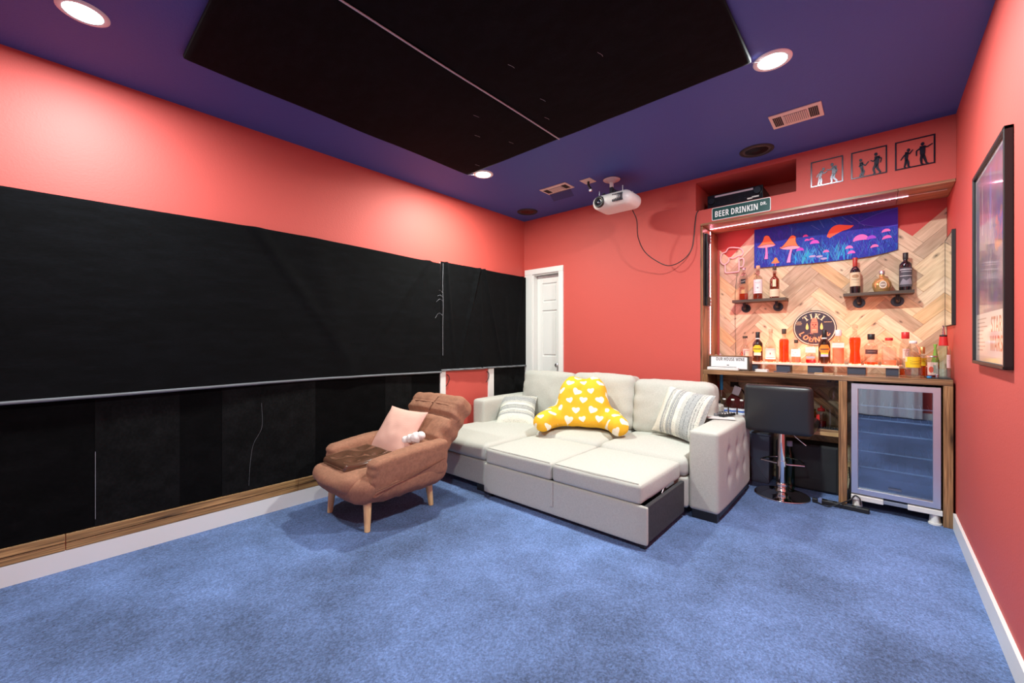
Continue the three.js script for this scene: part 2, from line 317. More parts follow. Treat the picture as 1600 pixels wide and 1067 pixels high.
// black fabric ceiling panel in two widths
{
  const t = thing('ceiling_panel', 'large black fabric panel with a centre seam on the ceiling', 'ceiling panel', [1.71, H, 2.5]);
  const one = (x0, x1) => { const g = softBox(x1 - x0, 0.03, 2.0, { r: 0.012, seg: 24, wrinkle: 0, fn: (v) => { if (v.y < 0) v.y += 0.005 * noise.noise(v.x * 3, 1.7, v.z * 3) ; } }); g.translate((x0 + x1) / 2, H - 0.017, 2.5); return g; };
  part('panel', one(0.60, 1.583), M.velvetCeiling, t); part('panel', one(1.587, 2.815), M.velvetCeiling, t);
  const s = part('seam', tube([[1.585, H - 0.034, 1.505], [1.588, H - 0.035, 2.0], [1.582, H - 0.035, 2.6], [1.586, H - 0.035, 3.1], [1.585, H - 0.034, 3.495]], 0.005, 60, 6), M.thread, t); s.userData.label = 'frayed pale seam';
  for (let i = 0; i < 9; i++) { const x = rr(0.8, 2.7), z = rr(1.5, 2.6); part('loose_thread', tube([[x, H - 0.032, z], [x + 0.006, H - 0.037, z + 0.02], [x - 0.002, H - 0.036, z + 0.05]], 0.0008, 8, 4), M.thread, t); }
  for (const [x, z] of [[2.815, 1.5], [0.6, 1.5]]) part('loose_thread', tube([[x, H - 0.03, z], [x + 0.03, H - 0.03, z - 0.02], [x + 0.035, H - 0.02, z - 0.05]], 0.001, 10, 4), M.thread, t);
}
function grille(name, label, x0, x1, z0, z1, flap) {
  const cx = (x0 + x1) / 2, cz = (z0 + z1) / 2, t = thing(name, label, 'vent', [cx, H, cz]), y = H - 0.008;
  part('faceplate', bx(x0, x1, y, H, z0, z1, 0.003), M.offwhite, t);
  const w = x1 - x0, a = x0 + w * 0.27, b = x0 + w * 0.72;
  part('mesh_centre', bx(a, b, y - 0.003, y, z0 + 0.04, z1 - 0.04), std(lin(0.3, 0.27, 0.27), 0.7), t);
  for (let i = 0; i < 12; i++) { const x = a + (b - a) * (i + 0.5) / 12; part('louvre', bx(x - 0.0025, x + 0.0025, y - 0.006, y - 0.002, z0 + 0.04, z1 - 0.04), M.offwhite, t); }
  for (const [p, q] of [[x0 + w * 0.08, x0 + w * 0.22], [x0 + w * 0.77, x0 + w * 0.91]]) for (let i = 0; i < 5; i++) { const x = p + (q - p) * i / 4; part('slot', bx(x - 0.004, x + 0.004, y - 0.002, y, z0 + 0.035, z1 - 0.035), M.blackMatte, t); }
  if (flap) part('deflector', (() => { const g = bx(x0 + 0.02, x1 - 0.04, 0, 0.004, -0.09, 0); g.rotateX(R(-38)); g.translate(0, H - 0.01, z0 + 0.02); return g; })(), M.clear, t);
}
grille('air_vent', 'long pale rectangular air vent near the equipment niche', 2.765, 3.05, 0.57, 0.778);
grille('air_vent', 'small pale air vent with angled deflector near the projector', 0.81, 1.115, 0.575, 0.74, true);
for (const [x, z, l] of [[2.602, 0.274, 'round black speaker grille in the ceiling above the equipment niche'], [0.285, 0.285, 'round black speaker grille in the ceiling corner above the door']]) {
  const t = thing('ceiling_speaker', l, 'speaker', [x, H, z]);
  local('rim', lathe([[0.098, 0], [0.098, -0.006], [0.112, -0.008], [0.118, -0.004], [0.118, 0]], 40), M.blackMatte, t);
  local('grille', lathe([[0, -0.003], [0.1, -0.002]], 32), std(lin(0.05, 0.05, 0.055), 0.6), t);
  local('cone', lathe([[0, -0.012], [0.02, -0.01], [0.03, -0.005], [0.075, -0.006], [0.08, -0.003]], 32), M.darkMetal, t);
}
{
  const t = thing('cable_plate', 'small pale ceiling plate with a short black cable by the projector', 'cable plate', [1.29, H, 0.62]);
  part('plate', bx(1.235, 1.345, H - 0.006, H, 0.56, 0.68, 0.002), M.offwhite, t);
  part('cable', tube([[1.29, H - 0.005, 0.61], [1.292, H - 0.04, 0.612], [1.31, H - 0.075, 0.605]], 0.011, 16, 8), M.black, t);
  part('plug', bx(1.297, 1.327, H - 0.1, H - 0.08, 0.595, 0.615, 0.003), M.steel, t);
}
// projector on its ceiling mount
{
  const t = thing('projector', 'white ceiling-mounted projector with a round black lens', 'projector', [1.52, 2.5, 0.5]);
  part('mount_plate', (() => { const g = lathe([[0, -0.03], [0.03, -0.03], [0.04, -0.014], [0.075, -0.008], [0.08, 0], [0, 0]], 32); g.translate(1.47, H, 0.5); return g; })(), M.plastic, t);
  part('mount_stem', cyl(0.018, 0.018, 0.05, 1.47, H - 0.075, 0.5), M.plastic, t);
  part('mount_frame', merge([bx(1.4, 1.6, 2.585, 2.593, 0.49, 0.51), bx(1.43, 1.445, 2.585, 2.593, 0.42, 0.6), bx(1.54, 1.555, 2.585, 2.593, 0.42, 0.6), bx(1.455, 1.485, 2.59, 2.67, 0.488, 0.512),
    tube([[1.42, 2.59, 0.46], [1.45, 2.63, 0.48], [1.47, 2.665, 0.5]], 0.006, 10, 6), tube([[1.58, 2.59, 0.54], [1.52, 2.62, 0.52], [1.47, 2.665, 0.5]], 0.006, 10, 6)]), M.darkMetal, t);
  for (const [x, z] of [[1.4, 0.6], [1.63, 0.6], [1.63, 0.4]]) part('mount_screw', cyl(0.004, 0.004, 0.05, x, 2.57, z, 8), M.steel, t);
  const body = softBox(0.37, 0.128, 0.28, { r: 0.06, seg: 22, puff: [0.012, 0.002, 0.02] }); body.translate(1.525, 2.512, 0.505); part('body', body, M.plastic, t);
  const ring = lathe([[0.02, 0.0], [0.026, 0.02], [0.044, 0.026], [0.05, 0.018], [0.05, 0]], 36); ring.rotateX(PI / 2); ring.translate(1.43, 2.502, 0.646); part('lens_ring', ring, M.black, t);
  const gl = new THREE.SphereGeometry(0.03, 24, 12, 0, PI * 2, 0, PI / 2); gl.rotateX(PI / 2); gl.scale(1, 1, 0.45); gl.translate(1.43, 2.502, 0.65); part('lens', gl, phy(lin(0.02, 0.025, 0.04), 0.04, { clearcoat: 1 }), t);
  for (let i = 0; i < 7; i++) part('vent_slot', bx(1.56 + i * 0.0145, 1.567 + i * 0.0145, 2.475, 2.54, 0.64, 0.661), M.darkMetal, t);
}
single('projector_cable', tube([[1.61, 2.46, 0.36], [1.63, 2.38, 0.32], [1.62, 2.22, 0.26], [1.66, 2.09, 0.2], [1.75, 2.0, 0.14], [1.83, 1.955, 0.1], [1.9, 1.96, 0.08], [1.99, 2.02, 0.05], [2.035, 2.1, 0.03], [2.05, 2.22, 0.016], [2.06, 2.35, 0.012], [2.075, 2.43, 0.006], [2.1, 2.45, -0.03]], 0.0045, 120, 8), M.black, 'thin black cable looping from projector to equipment niche', 'cable');

// ---------------------------------------------------------------- left wall drapes and panels
function drape(label, z0, z1, y0, y1, folds, sag) {
  const zc = (z0 + z1) / 2, t = thing('drape', label, 'drape', [0.03, y0, zc]);
  const at = (u, v) => { const z = z1 + (z0 - z1) * u, y = y0 + (y1 - y0) * v; return V3(0.028 + folds(z, v), y + sag(u) * (v > 0.5 ? 1 : 0.6), z); };
  const g = cloth((u, v) => at(u, v), 150, 70, 0.004, V3(1, 0, 0)); part('velvet', g, M.velvet, t);
  const pts = []; for (let i = 0; i <= 40; i++) { const q = at(i / 40, 0); pts.push([q.x + 0.002, q.y + 0.004, q.z]); }
  const h = part('hem', (() => { const q = tube(pts, 0.0105, 120, 6); return q; })(), M.hem, t); h.userData.label = 'pale frayed hem';
}
const fold = (z, v, z0, w, a, lean) => a * Math.exp(-(((z - z0 - lean * (1 - v)) / w) ** 2));
drape('wide black velvet drape over the long coral wall', 1.351, D - 0.02, 0.935, 2.03, (z, v) => Math.max(0, 0.012 * Math.sin(z * 2.1 + v * 1.4) + 0.012
  + fold(z, v, 3.0, 0.05, 0.02 * v, -0.8) + fold(z, v, 1.52, 0.04, 0.024 * v, 0.75) + fold(z, v, 1.5, 0.03, 0.02 * v, 0.3) + fold(z, v, 2.6, 0.1, 0.012, -0.3) + 0.006 * noise.noise(z * 2.2, v * 2, 4.2)), (u) => -0.012 * Math.sin(u * 7));
drape('short black velvet drape hanging over the red door', 0.012, 1.349, 0.945, 2.045, (z, v) => Math.max(0, 0.012 + 0.008 * Math.sin(z * 9)
  + fold(z, v, 0.83, 0.02, 0.032 * (0.3 + 0.7 * v), 0.3) + fold(z, v, 0.76, 0.018, 0.034 * (0.3 + 0.7 * v), -0.32) + fold(z, v, 0.79, 0.01, 0.022 * (1 - v), 0) + fold(z, v, 1.28, 0.022, 0.028 * v, -0.12) + fold(z, v, 0.1, 0.02, 0.03 * v, 0.16) + fold(z, v, 0.42, 0.03, 0.02 * (1 - v), -0.1)), (u) => -0.012 * u);
single('frayed_selvage', merge([tube([[0.068, 2.02, 1.345], [0.064, 1.8, 1.347], [0.066, 1.6, 1.343], [0.064, 1.4, 1.346], [0.062, 1.1, 1.344]], 0.0012, 60, 5),
  ...[1.72, 1.68, 1.64, 1.5].map((y, i) => tube([[0.066, y, 1.345], [0.07, y + 0.02, 1.37 + 0.01 * i], [0.07, y + 0.03 - 0.02 * i, 1.4 + 0.015 * i]], 0.0008, 10, 4))]), M.thread, 'pale frayed thread edge between the two black drapes', 'fabric edge');
[[3.789, D - 0.01, 0, 'widest black wall panel, farthest from the armchair'], [3.4125, 3.7885, 1, 'black wall panel next to the widest one, with a pale edge'], [3.1885, 3.412, 0, 'narrow darker black wall panel, third from the widest one'],
  [2.9345, 3.188, 1, 'lighter black wall panel with a curved scratch near the armchair'], [2.5725, 2.934, 1, 'black wall panel just before the armchair'], [1.9605, 2.572, 0, 'black wall panel directly behind the armchair'], [1.6805, 1.96, 1, 'scuffed black wall panel behind the armchair headrest'],
  [1.348, 1.68, 0, 'black wall panel beside the white door casing'], [0.012, 0.56, 1, 'dusty black wall panel above the sofa arm in the corner']].forEach(([z0, z1, k, l], i) => {
  const t = thing('wall_panel', l, 'wall panel', [0, i === 8 ? 0.107 : 0.199, (z0 + z1) / 2], 'black wall panels below the drapes');
  part('board', bx(0, 0.014 + 0.0015 * k, i === 8 ? 0.107 : 0.199, 1.02, z0, z1), k ? M.boardB : M.boardA, t);
  if (i === 1) part('edge_line', bx(0.0145, 0.0162, 0.24, 0.62, z1 - 0.002, z1 - 0.0008), M.thread, t);
  if (i === 3) part('scratch', tube([[0.0158, 0.8, 2.95], [0.0158, 0.62, 2.95], [0.0158, 0.52, 3.0], [0.0158, 0.4, 3.02], [0.0158, 0.23, 3.03]], 0.0003, 24, 4), M.thread, t);
});

// ---------------------------------------------------------------- sofa
{
  const t = thing('sofa_bed', 'light grey linen sectional sofa bed with chaise and pulled-out trundle', 'sofa', [1.3, 0, 0.8]);
  const soft = (x0, x1, y0, y1, z0, z1, o) => { const g = softBox(x1 - x0, y1 - y0, z1 - z0, o); g.translate((x0 + x1) / 2, (y0 + y1) / 2, (z0 + z1) / 2); return g; };
  // tufted arm beside the bar stool
  {
    const w = 0.195, h = 0.555, d = 0.93, cx = 2.41, cy = 0.06 + h / 2, cz = 0.495;
    const buttons = []; for (const z of [0.22, 0.0, -0.22]) for (const y of [0.1, -0.075]) buttons.push([z, y]);
    const g = softBox(w, h, d, { r: 0.022, seg: 44, puff: [0.006, 0.004, 0.004], fn: (v) => {
      if (v.x > w / 2 - 0.03) { let q = 0; for (const [z, y] of buttons) { const dz = v.z - z, dy = v.y - y; q += 0.013 * Math.exp(-(dz * dz + dy * dy) / 0.0018) + 0.006 * Math.exp(-dz * dz / 0.0003) * Math.exp(-dy * dy / 0.012); } v.x += 0.008 * (1 - (v.z / 0.46) ** 4) - Math.min(q, 0.028); }
    } });
    g.translate(cx, cy, cz); const a = part('arm', g, M.linen, t); a.userData.label = 'square arm with a button-tufted outer side';
    for (const [z, y] of buttons) { const s = new THREE.SphereGeometry(0.007, 12, 8); s.scale(0.5, 1, 1); s.translate(cx + w / 2 - 0.009, cy + y, cz + z); const b = part('button', s, M.linen, t); }
    part('foot', bx(2.33, 2.495, 0, 0.06, 0.885, 0.945, 0.004), M.black, t); part('foot', bx(2.33, 2.495, 0, 0.06, 0.05, 0.11, 0.004), M.black, t);
    part('foot_rail', bx(2.47, 2.497, 0.02, 0.06, 0.1, 0.9), M.black, t);
  }
  part('arm', soft(0.1, 0.275, 0.06, 0.635, 0.06, 0.98, { r: 0.035, seg: 18, puff: [0.008, 0.006, 0.006] }), M.linen, t);
  // back and base
  part('back_frame', soft(0.1, 2.31, 0.06, 0.7, 0.02, 0.16, { r: 0.03, seg: 12 }), M.linen, t);
  part('base', soft(0.275, 2.31, 0.06, 0.28, 0.14, 0.98, { r: 0.015, seg: 6 }), M.linen, t);
  part('base', soft(0.12, 0.925, 0.055, 0.262, 0.9, 1.59, { r: 0.018, seg: 10 }), M.linen, t);
  for (const [x, z] of [[0.16, 1.52], [0.8, 1.52]]) part('foot', bx(x, x + 0.1, 0, 0.06, z, z + 0.06, 0.004), M.black, t);
  // seat cushions
  const edge = (v, n) => { };
  part('chaise_cushion', soft(0.125, 0.93, 0.258, 0.395, 0.2, 1.6, { r: 0.045, seg: 26, puff: [0.01, 0.022, 0.012], wrinkle: 0.006, freq: 6 }), M.linen, t);
  part('seat_cushion', soft(0.935, 1.602, 0.272, 0.412, 0.2, 0.985, { r: 0.05, seg: 20, puff: [0.006, 0.022, 0.014], wrinkle: 0.005, freq: 7 }), M.linen, t);
  part('seat_cushion', soft(1.607, 2.306, 0.272, 0.412, 0.2, 0.985, { r: 0.05, seg: 20, puff: [0.006, 0.022, 0.014], wrinkle: 0.005, freq: 8 }), M.linen, t);
  part('trundle_cushion', soft(0.95, 1.602, 0.262, 0.385, 0.975, 1.632, { r: 0.026, seg: 20, puff: [0.003, 0.012, 0.003], wrinkle: 0.003, freq: 8 }), M.linen, t);
  part('trundle_cushion', soft(1.607, 2.262, 0.262, 0.385, 0.975, 1.632, { r: 0.026, seg: 20, puff: [0.003, 0.012, 0.003], wrinkle: 0.003, freq: 9 }), M.linen, t);
  for (const [x0, x1] of [[0.97, 1.585], [1.625, 2.24]]) part('piping', tube([[x0, 0.386, 1.618], [(x0 + x1) / 2, 0.388, 1.62], [x1, 0.386, 1.618]], 0.0022, 20, 5), M.linen, t);
  // trundle box
  const fr = part('trundle_front', soft(0.935, 2.298, 0.03, 0.262, 1.6, 1.635, { r: 0.014, seg: 10 }), M.linen, t);
  part('pull_strap', bx(1.596, 1.624, 0.09, 0.262, 1.634, 1.642, 0.002), M.linen, fr).userData.label = 'fabric pull strap';
  const sd = part('trundle_side', bx(2.262, 2.29, 0.035, 0.255, 0.98, 1.601, 0.006), M.greyFabric, t); sd.userData.label = 'dark grey fabric side';
  part('trundle_bottom', bx(0.94, 2.262, 0.03, 0.05, 0.98, 1.6), M.black, t);
  part('lift_bracket', merge([tube([[2.255, 0.22, 1.32], [2.262, 0.26, 1.31], [2.258, 0.285, 1.26]], 0.004, 12, 6), bx(2.255, 2.261, 0.262, 0.285, 1.1, 1.24)]), M.steel, t);
  for (const x of [0.99, 2.26]) part('caster', (() => { const g = cyl(0.017, 0.017, 0.03, 0, 0, 0, 16); g.translate(0, -0.015, 0); g.rotateZ(PI / 2); g.translate(x, 0.017, 1.6); return g; })(), M.black, t);
  // loose back cushions
  const bc = (x0, x1, h, lean, s) => {
    const w = x1 - x0, g = softBox(w, h, 0.2, { r: 0.055, seg: 26, puff: [0.012, 0.012, 0.035], wrinkle: 0.009, freq: 8 + s, fn: (v) => { v.z += 0.006 * Math.sin(v.y * 46 + v.x * 9 + s) * clamp((Math.abs(v.x) - w * 0.3) / (w * 0.2), 0, 1); } });
    g.rotateX(R(-lean)); g.translate((x0 + x1) / 2, 0.4 + h / 2, 0.255); part('back_cushion', g, M.linen, t);
  };
  bc(0.255, 0.925, 0.5, 9, 1); bc(0.93, 1.6, 0.51, 8, 2); bc(1.605, 2.3, 0.485, 8, 3);
}
const stripeTex = canvasTex(512, 512, (c, w, h) => {
  c.fillStyle = '#dedcd2'; c.fillRect(0, 0, w, h);
  let x = 0; while (x < w) { const q = rr(14, 46), k = rnd(); c.fillStyle = k < 0.35 ? '#a9adb0' : k < 0.6 ? '#c6c7c4' : '#e4e2d9'; c.fillRect(x, 0, q, h);
    for (let y = 0; y < h; y += 4) for (let i = x; i < x + q; i += 4) { const g = rnd(); if (g > 0.6) { c.fillStyle = g > 0.9 ? 'rgba(80,88,94,0.6)' : 'rgba(240,240,236,0.55)'; c.fillRect(i + rr(0, 3), y, 3, 2.5); } }
    if (k < 0.6) { c.fillStyle = '#3c4248'; for (let y = 0; y < h; y += 9) if (rnd() > 0.25) c.fillRect(x + q - 4, y, 3.4, rr(4, 9)); } x += q; }
});
function pillow(name, label, w, h, t, mat, pos, rot, extra) {
  const o = thing(name, label, 'pillow', pos); const g = pillowGeo(w, h, t);
  g.applyMatrix4(new THREE.Matrix4().makeRotationFromEuler(new THREE.Euler(...rot, 'YXZ'))); local('cover', g, mat, o); return o;
}
M.stripe = std(0xf4f3ee, 0.9, { map: stripeTex, bumpMap: stripeTex, bumpScale: 0.002 });
pillow('striped_pillow', 'grey and white striped pillow upright against the tufted sofa arm', 0.45, 0.42, 0.17, M.stripe, [2.1, 0.64, 0.47], [R(-24), R(-16), R(-6)]);
pillow('striped_pillow', 'grey and white striped pillow lying against the plain sofa arm', 0.46, 0.4, 0.17, M.stripe, [0.455, 0.515, 0.66], [R(-58), R(36), R(88)]);
// yellow reading pillow with two arms
{
  const heartTex = canvasTex(512, 512, (c, w, h) => {
    c.fillStyle = '#f0b62a'; c.fillRect(0, 0, w, h);
    const heart = (x, y, s, a) => { c.save(); c.translate(x, y); c.rotate(a); c.scale(s, s); c.beginPath(); c.moveTo(0, 1); c.bezierCurveTo(-1.5, -0.1, -0.9, -1.15, 0, -0.5); c.bezierCurveTo(0.9, -1.15, 1.5, -0.1, 0, 1); c.fillStyle = '#fbf3e4'; c.fill(); c.restore(); };
    for (let j = 0; j < 4; j++) for (let i = 0; i < 3; i++) { const x = (i + (j % 2) * 0.5 + 0.15) * w / 3, y = (j + 0.5) * h / 4; for (const dx of [0, -w]) heart(x + dx + ((i * 7 + j * 3) % 5 - 2) * 6, y + ((i * 5 + j * 11) % 7 - 3) * 6, 42 + ((i + j * 2) % 3) * 6, (((i * 3 + j * 5) % 7) - 3) * 0.14); }
    for (let i = 0; i < 9000; i++) { c.fillStyle = rnd() > 0.5 ? 'rgba(255,215,90,0.16)' : 'rgba(190,120,10,0.13)'; c.fillRect(rnd() * w, rnd() * h, 3, 3); }
  });
  const N = 72, S = 0.46, mc = new MarchingCubes(N, new THREE.MeshBasicMaterial(), false, false, 200000);
  const seg = (p, a, b, ra, rb) => { const ab = b.clone().sub(a), q = clamp(p.clone().sub(a).dot(ab) / ab.lengthSq(), 0, 1); return p.distanceTo(a.clone().addScaledVector(ab, q)) - (ra + (rb - ra) * q); };
  const smin = (a, b, k) => { const h = Math.max(k - Math.abs(a - b), 0) / k; return Math.min(a, b) - h * h * k / 4; };
  const f = (p) => {
    // back: flattened tapering hump
    const hw = 0.28 - 0.1 * clamp((p.y + 0.12) / 0.42, 0, 1), q = V3(Math.max(Math.abs(p.x) - hw + 0.09, 0), Math.max(Math.abs(p.y - 0.07) - 0.12, 0), Math.max(Math.abs(p.z + 0.05 + 0.25 * (p.y - 0.05)) - 0.035, 0));
    let d = q.length() - 0.095;
    for (const s of [-1, 1]) {
      d = smin(d, seg(p, V3(s * 0.27, -0.075, -0.02), V3(s * 0.33, -0.085, 0.22), 0.095, 0.085), 0.06);
      d = smin(d, seg(p, V3(s * 0.105, 0.25, -0.12), V3(s * 0.115, 0.235, -0.09), 0.05, 0.05), 0.05);
    }
    d += 0.022 * Math.exp(-((p.x / 0.04) ** 2 + ((p.y - 0.2) / 0.06) ** 2));
    return d - 0.005 * noise.noise(p.x * 13, p.y * 13, p.z * 13);
  };
  for (let k = 0; k < N; k++) for (let j = 0; j < N; j++) for (let i = 0; i < N; i++) mc.field[k * N * N + j * N + i] = -f(V3((i - N / 2) / (N / 2) * S, (j - N / 2) / (N / 2) * S, (k - N / 2) / (N / 2) * S));
  mc.isolation = 0; mc.update();
  const n = mc.count, pos = mc.positionArray.slice(0, n * 3).map((x) => x * S), uv = new Float32Array(n * 2);
  for (let i = 0; i < n; i++) { uv[i * 2] = pos[i * 3] / 0.42 + 0.5; uv[i * 2 + 1] = (pos[i * 3 + 1] - pos[i * 3 + 2] * 0.9) / 0.42; }
  let g = new THREE.BufferGeometry(); g.setAttribute('position', new THREE.BufferAttribute(pos, 3)); g.setAttribute('uv', new THREE.BufferAttribute(uv, 2)); smooth(g);
  g.rotateY(R(26));
  const t = thing('reading_pillow', 'yellow plush reading pillow with arms and white hearts on the sofa', 'pillow', [1.26, 0.6, 0.67]);
  local('plush_body', g, std(0xffffff, 0.95, { map: heartTex }), t);
  const hd = tube([[-0.06, 0.255, -0.07], [-0.045, 0.262, -0.045], [0, 0.265, -0.035], [0.045, 0.262, -0.045], [0.06, 0.255, -0.07]], 0.016, 24, 8); hd.rotateY(R(26)); local('carry_handle', hd, std(0xf3b41f, 0.95), t);
}
// things on the sofa arm
{
  const r1 = thing('remote_control', 'grey remote control on the sofa arm, on the wall side', 'remote', [2.325, 0.626, 0.24]);
  const r2 = thing('remote_control', 'black remote control with white buttons on the sofa arm', 'remote', [2.385, 0.626, 0.25]);
  for (const [o, a, m] of [[r1, 24, std(lin(0.2, 0.2, 0.21), 0.5)], [r2, 24, M.black]]) {
    o.rotation.y = R(a - 40); local('case', bx(-0.024, 0.024, 0, 0.022, -0.085, 0.085, 0.005), m, o);
    for (let i = 0; i < 8; i++) local('button', cyl(0.0065, 0.006, 0.003, (i % 2 ? 0.011 : -0.011), 0.0215, -0.06 + (i >> 1) * 0.036, 10), o === r1 ? M.black : M.paper, o);
  }
  const p = single('paper_sheet', bx(-0.1, 0.1, 0, 0.0012, -0.07, 0.07), M.paper, 'sheet of white paper under the remotes on the sofa arm', 'paper'); p.position.set(2.365, 0.6245, 0.36); p.rotation.y = R(20);
}

// ---------------------------------------------------------------- armchair
{
  const t = thing('armchair', 'brown suede lounge armchair with reclined headrest and beech legs', 'armchair', [0.57, 0, 2.32]);
  const legs = [[-0.235, 0.285], [0.255, 0.265], [0.205, -0.285], [-0.225, -0.28]];
  for (const [x, z] of legs) { const g = lathe([[0, 0], [0.016, 0], [0.0185, 0.004], [0.03, 0.24], [0, 0.24]], 20); const s = Math.sign(x), q = Math.sign(z); g.applyMatrix4(new THREE.Matrix4().makeShear(0, 0, -0.1 * s, -0.06 * q, 0, 0)); g.translate(x, 0, z); local('leg', uvm(g, 1, true), M.beech, t); }
  // tub: rounded in plan, tucked in below
  const tub = softBox(0.69, 0.2, 0.77, { r: 0.08, seg: 30, puff: [0.015, 0.01, 0.03], wrinkle: 0.008, freq: 10, fn: (v, n) => {
    const k = clamp(v.z / 0.38, -1, 1); v.x *= 1 - 0.16 * Math.max(0, k) ** 3 - 0.06 * Math.max(0, -k) ** 3; const low = clamp(0.5 - v.y / 0.2, 0, 1); v.x *= 1 - 0.1 * low * low; v.z *= 1 - 0.12 * low * low;
    v.y += 0.03 * low * (1 - Math.abs(k)) * 0; v.y -= 0.02 * Math.max(0, k) ** 2 * (1 - low); v.y += 0.012 * low * noise.noise(v.x * 22, v.z * 22, 1);
  } });
  tub.translate(0, 0.27, 0.0); local('tub', tub, M.suede, t);
  const cush = softBox(0.5, 0.11, 0.66, { r: 0.05, seg: 24, puff: [0.0, 0.02, 0.03], wrinkle: 0.007, freq: 11, fn: (v) => { const k = clamp(v.z / 0.33, -1, 1); v.x *= 1 + 0.1 * Math.max(0, k) - 0.14 * Math.max(0, k) ** 5; } });
  cush.rotateX(R(4)); cush.translate(0, 0.338, 0.085); local('seat_cushion', cush, M.suede, t);
  { // welt along the front edge of the seat
    const pts = []; for (let i = 0; i <= 20; i++) { const a = PI * (i / 20); pts.push([Math.cos(a) * 0.315, 0.335 - 0.012 * Math.sin(a), 0.17 + Math.sin(a) * 0.232]); }
    local('seam', tube(pts, 0.005, 60, 6), M.suedeSeam, t);
  }
  for (const s of [-1, 1]) {
    const g = softBox(0.12, 0.25, 0.6, { r: 0.032, seg: 24, puff: [0.012, 0.006, 0.012], wrinkle: 0.006, freq: 13, fn: (v) => { const k = v.z / 0.3; v.y += -0.022 * k - 0.01 * k * k; v.x += 0.012 * clamp(v.y / 0.1, -1, 1); if (k > 0.9) v.z += 0.004 * Math.sin(v.y * 120); } });
    if (s < 0) { g.scale(-1, 1, 1); const ix = g.index; for (let i = 0; i < ix.count; i += 3) { const a = ix.getX(i); ix.setX(i, ix.getX(i + 2)); ix.setX(i + 2, a); } smooth(g); }
    g.translate(s * 0.29, 0.375, -0.035); local('armrest', g, M.suede, t);
    local('seam', tube([[s * 0.365, 0.29, 0.27], [s * 0.372, 0.315, 0.1], [s * 0.368, 0.345, -0.1], [s * 0.352, 0.38, -0.3]], 0.0035, 30, 6), M.suedeSeam, t);
  }
  // reclined quilted back in two pads
  const back = softBox(0.6, 0.62, 0.17, { r: 0.045, seg: 56, puff: [0.005, 0.01, 0.03], wrinkle: 0.009, freq: 12, fn: (v) => {
    const groove = (d, w, a) => a * Math.exp(-((d / w) ** 2)); let q = groove(v.y - 0.115, 0.016, 0.04) + groove(v.y + 0.1, 0.016, 0.03);
    if (v.y > 0.115) q += groove(v.x - 0.03, 0.006, 0.012); if (v.y > 0.1) q += groove(v.y - 0.215, 0.006, 0.008);
    if (v.z > 0) v.z -= q; v.x += 0.006 * Math.sin(v.y * 60) * Math.sign(v.x) * (Math.abs(v.x) > 0.2 ? 1 : 0); v.x *= 1 + 0.05 * clamp(v.y / 0.3, -1, 1);
  } });
  back.rotateX(R(-40)); back.translate(-0.03, 0.52, -0.41); const bk = local('backrest', back, M.suede, t);
  const onPad = (x, y) => 0.087 + 0.03 * (1 - (x / 0.3) ** 2) * (1 - (y / 0.31) ** 2), line = (pts) => { const g = tube(pts, 0.0028, 40, 6); g.rotateX(R(-40)); g.translate(-0.03, 0.52, -0.41); local('seam', g, M.suedeSeam, bk); };
  const row = (y, drop) => line([-0.27, -0.2, -0.1, 0, 0.1, 0.2, 0.27].map((x) => [x, y, onPad(x, y) - drop - (Math.abs(x) > 0.25 ? 0.008 : 0)]));
  row(0.115, 0.04); row(-0.1, 0.03); line([0.13, 0.16, 0.2, 0.24, 0.27].map((y) => [0.03, y, onPad(0.03, y) - (y < 0.14 ? 0.018 : 0.009)])); row(0.2, 0.0015);
}
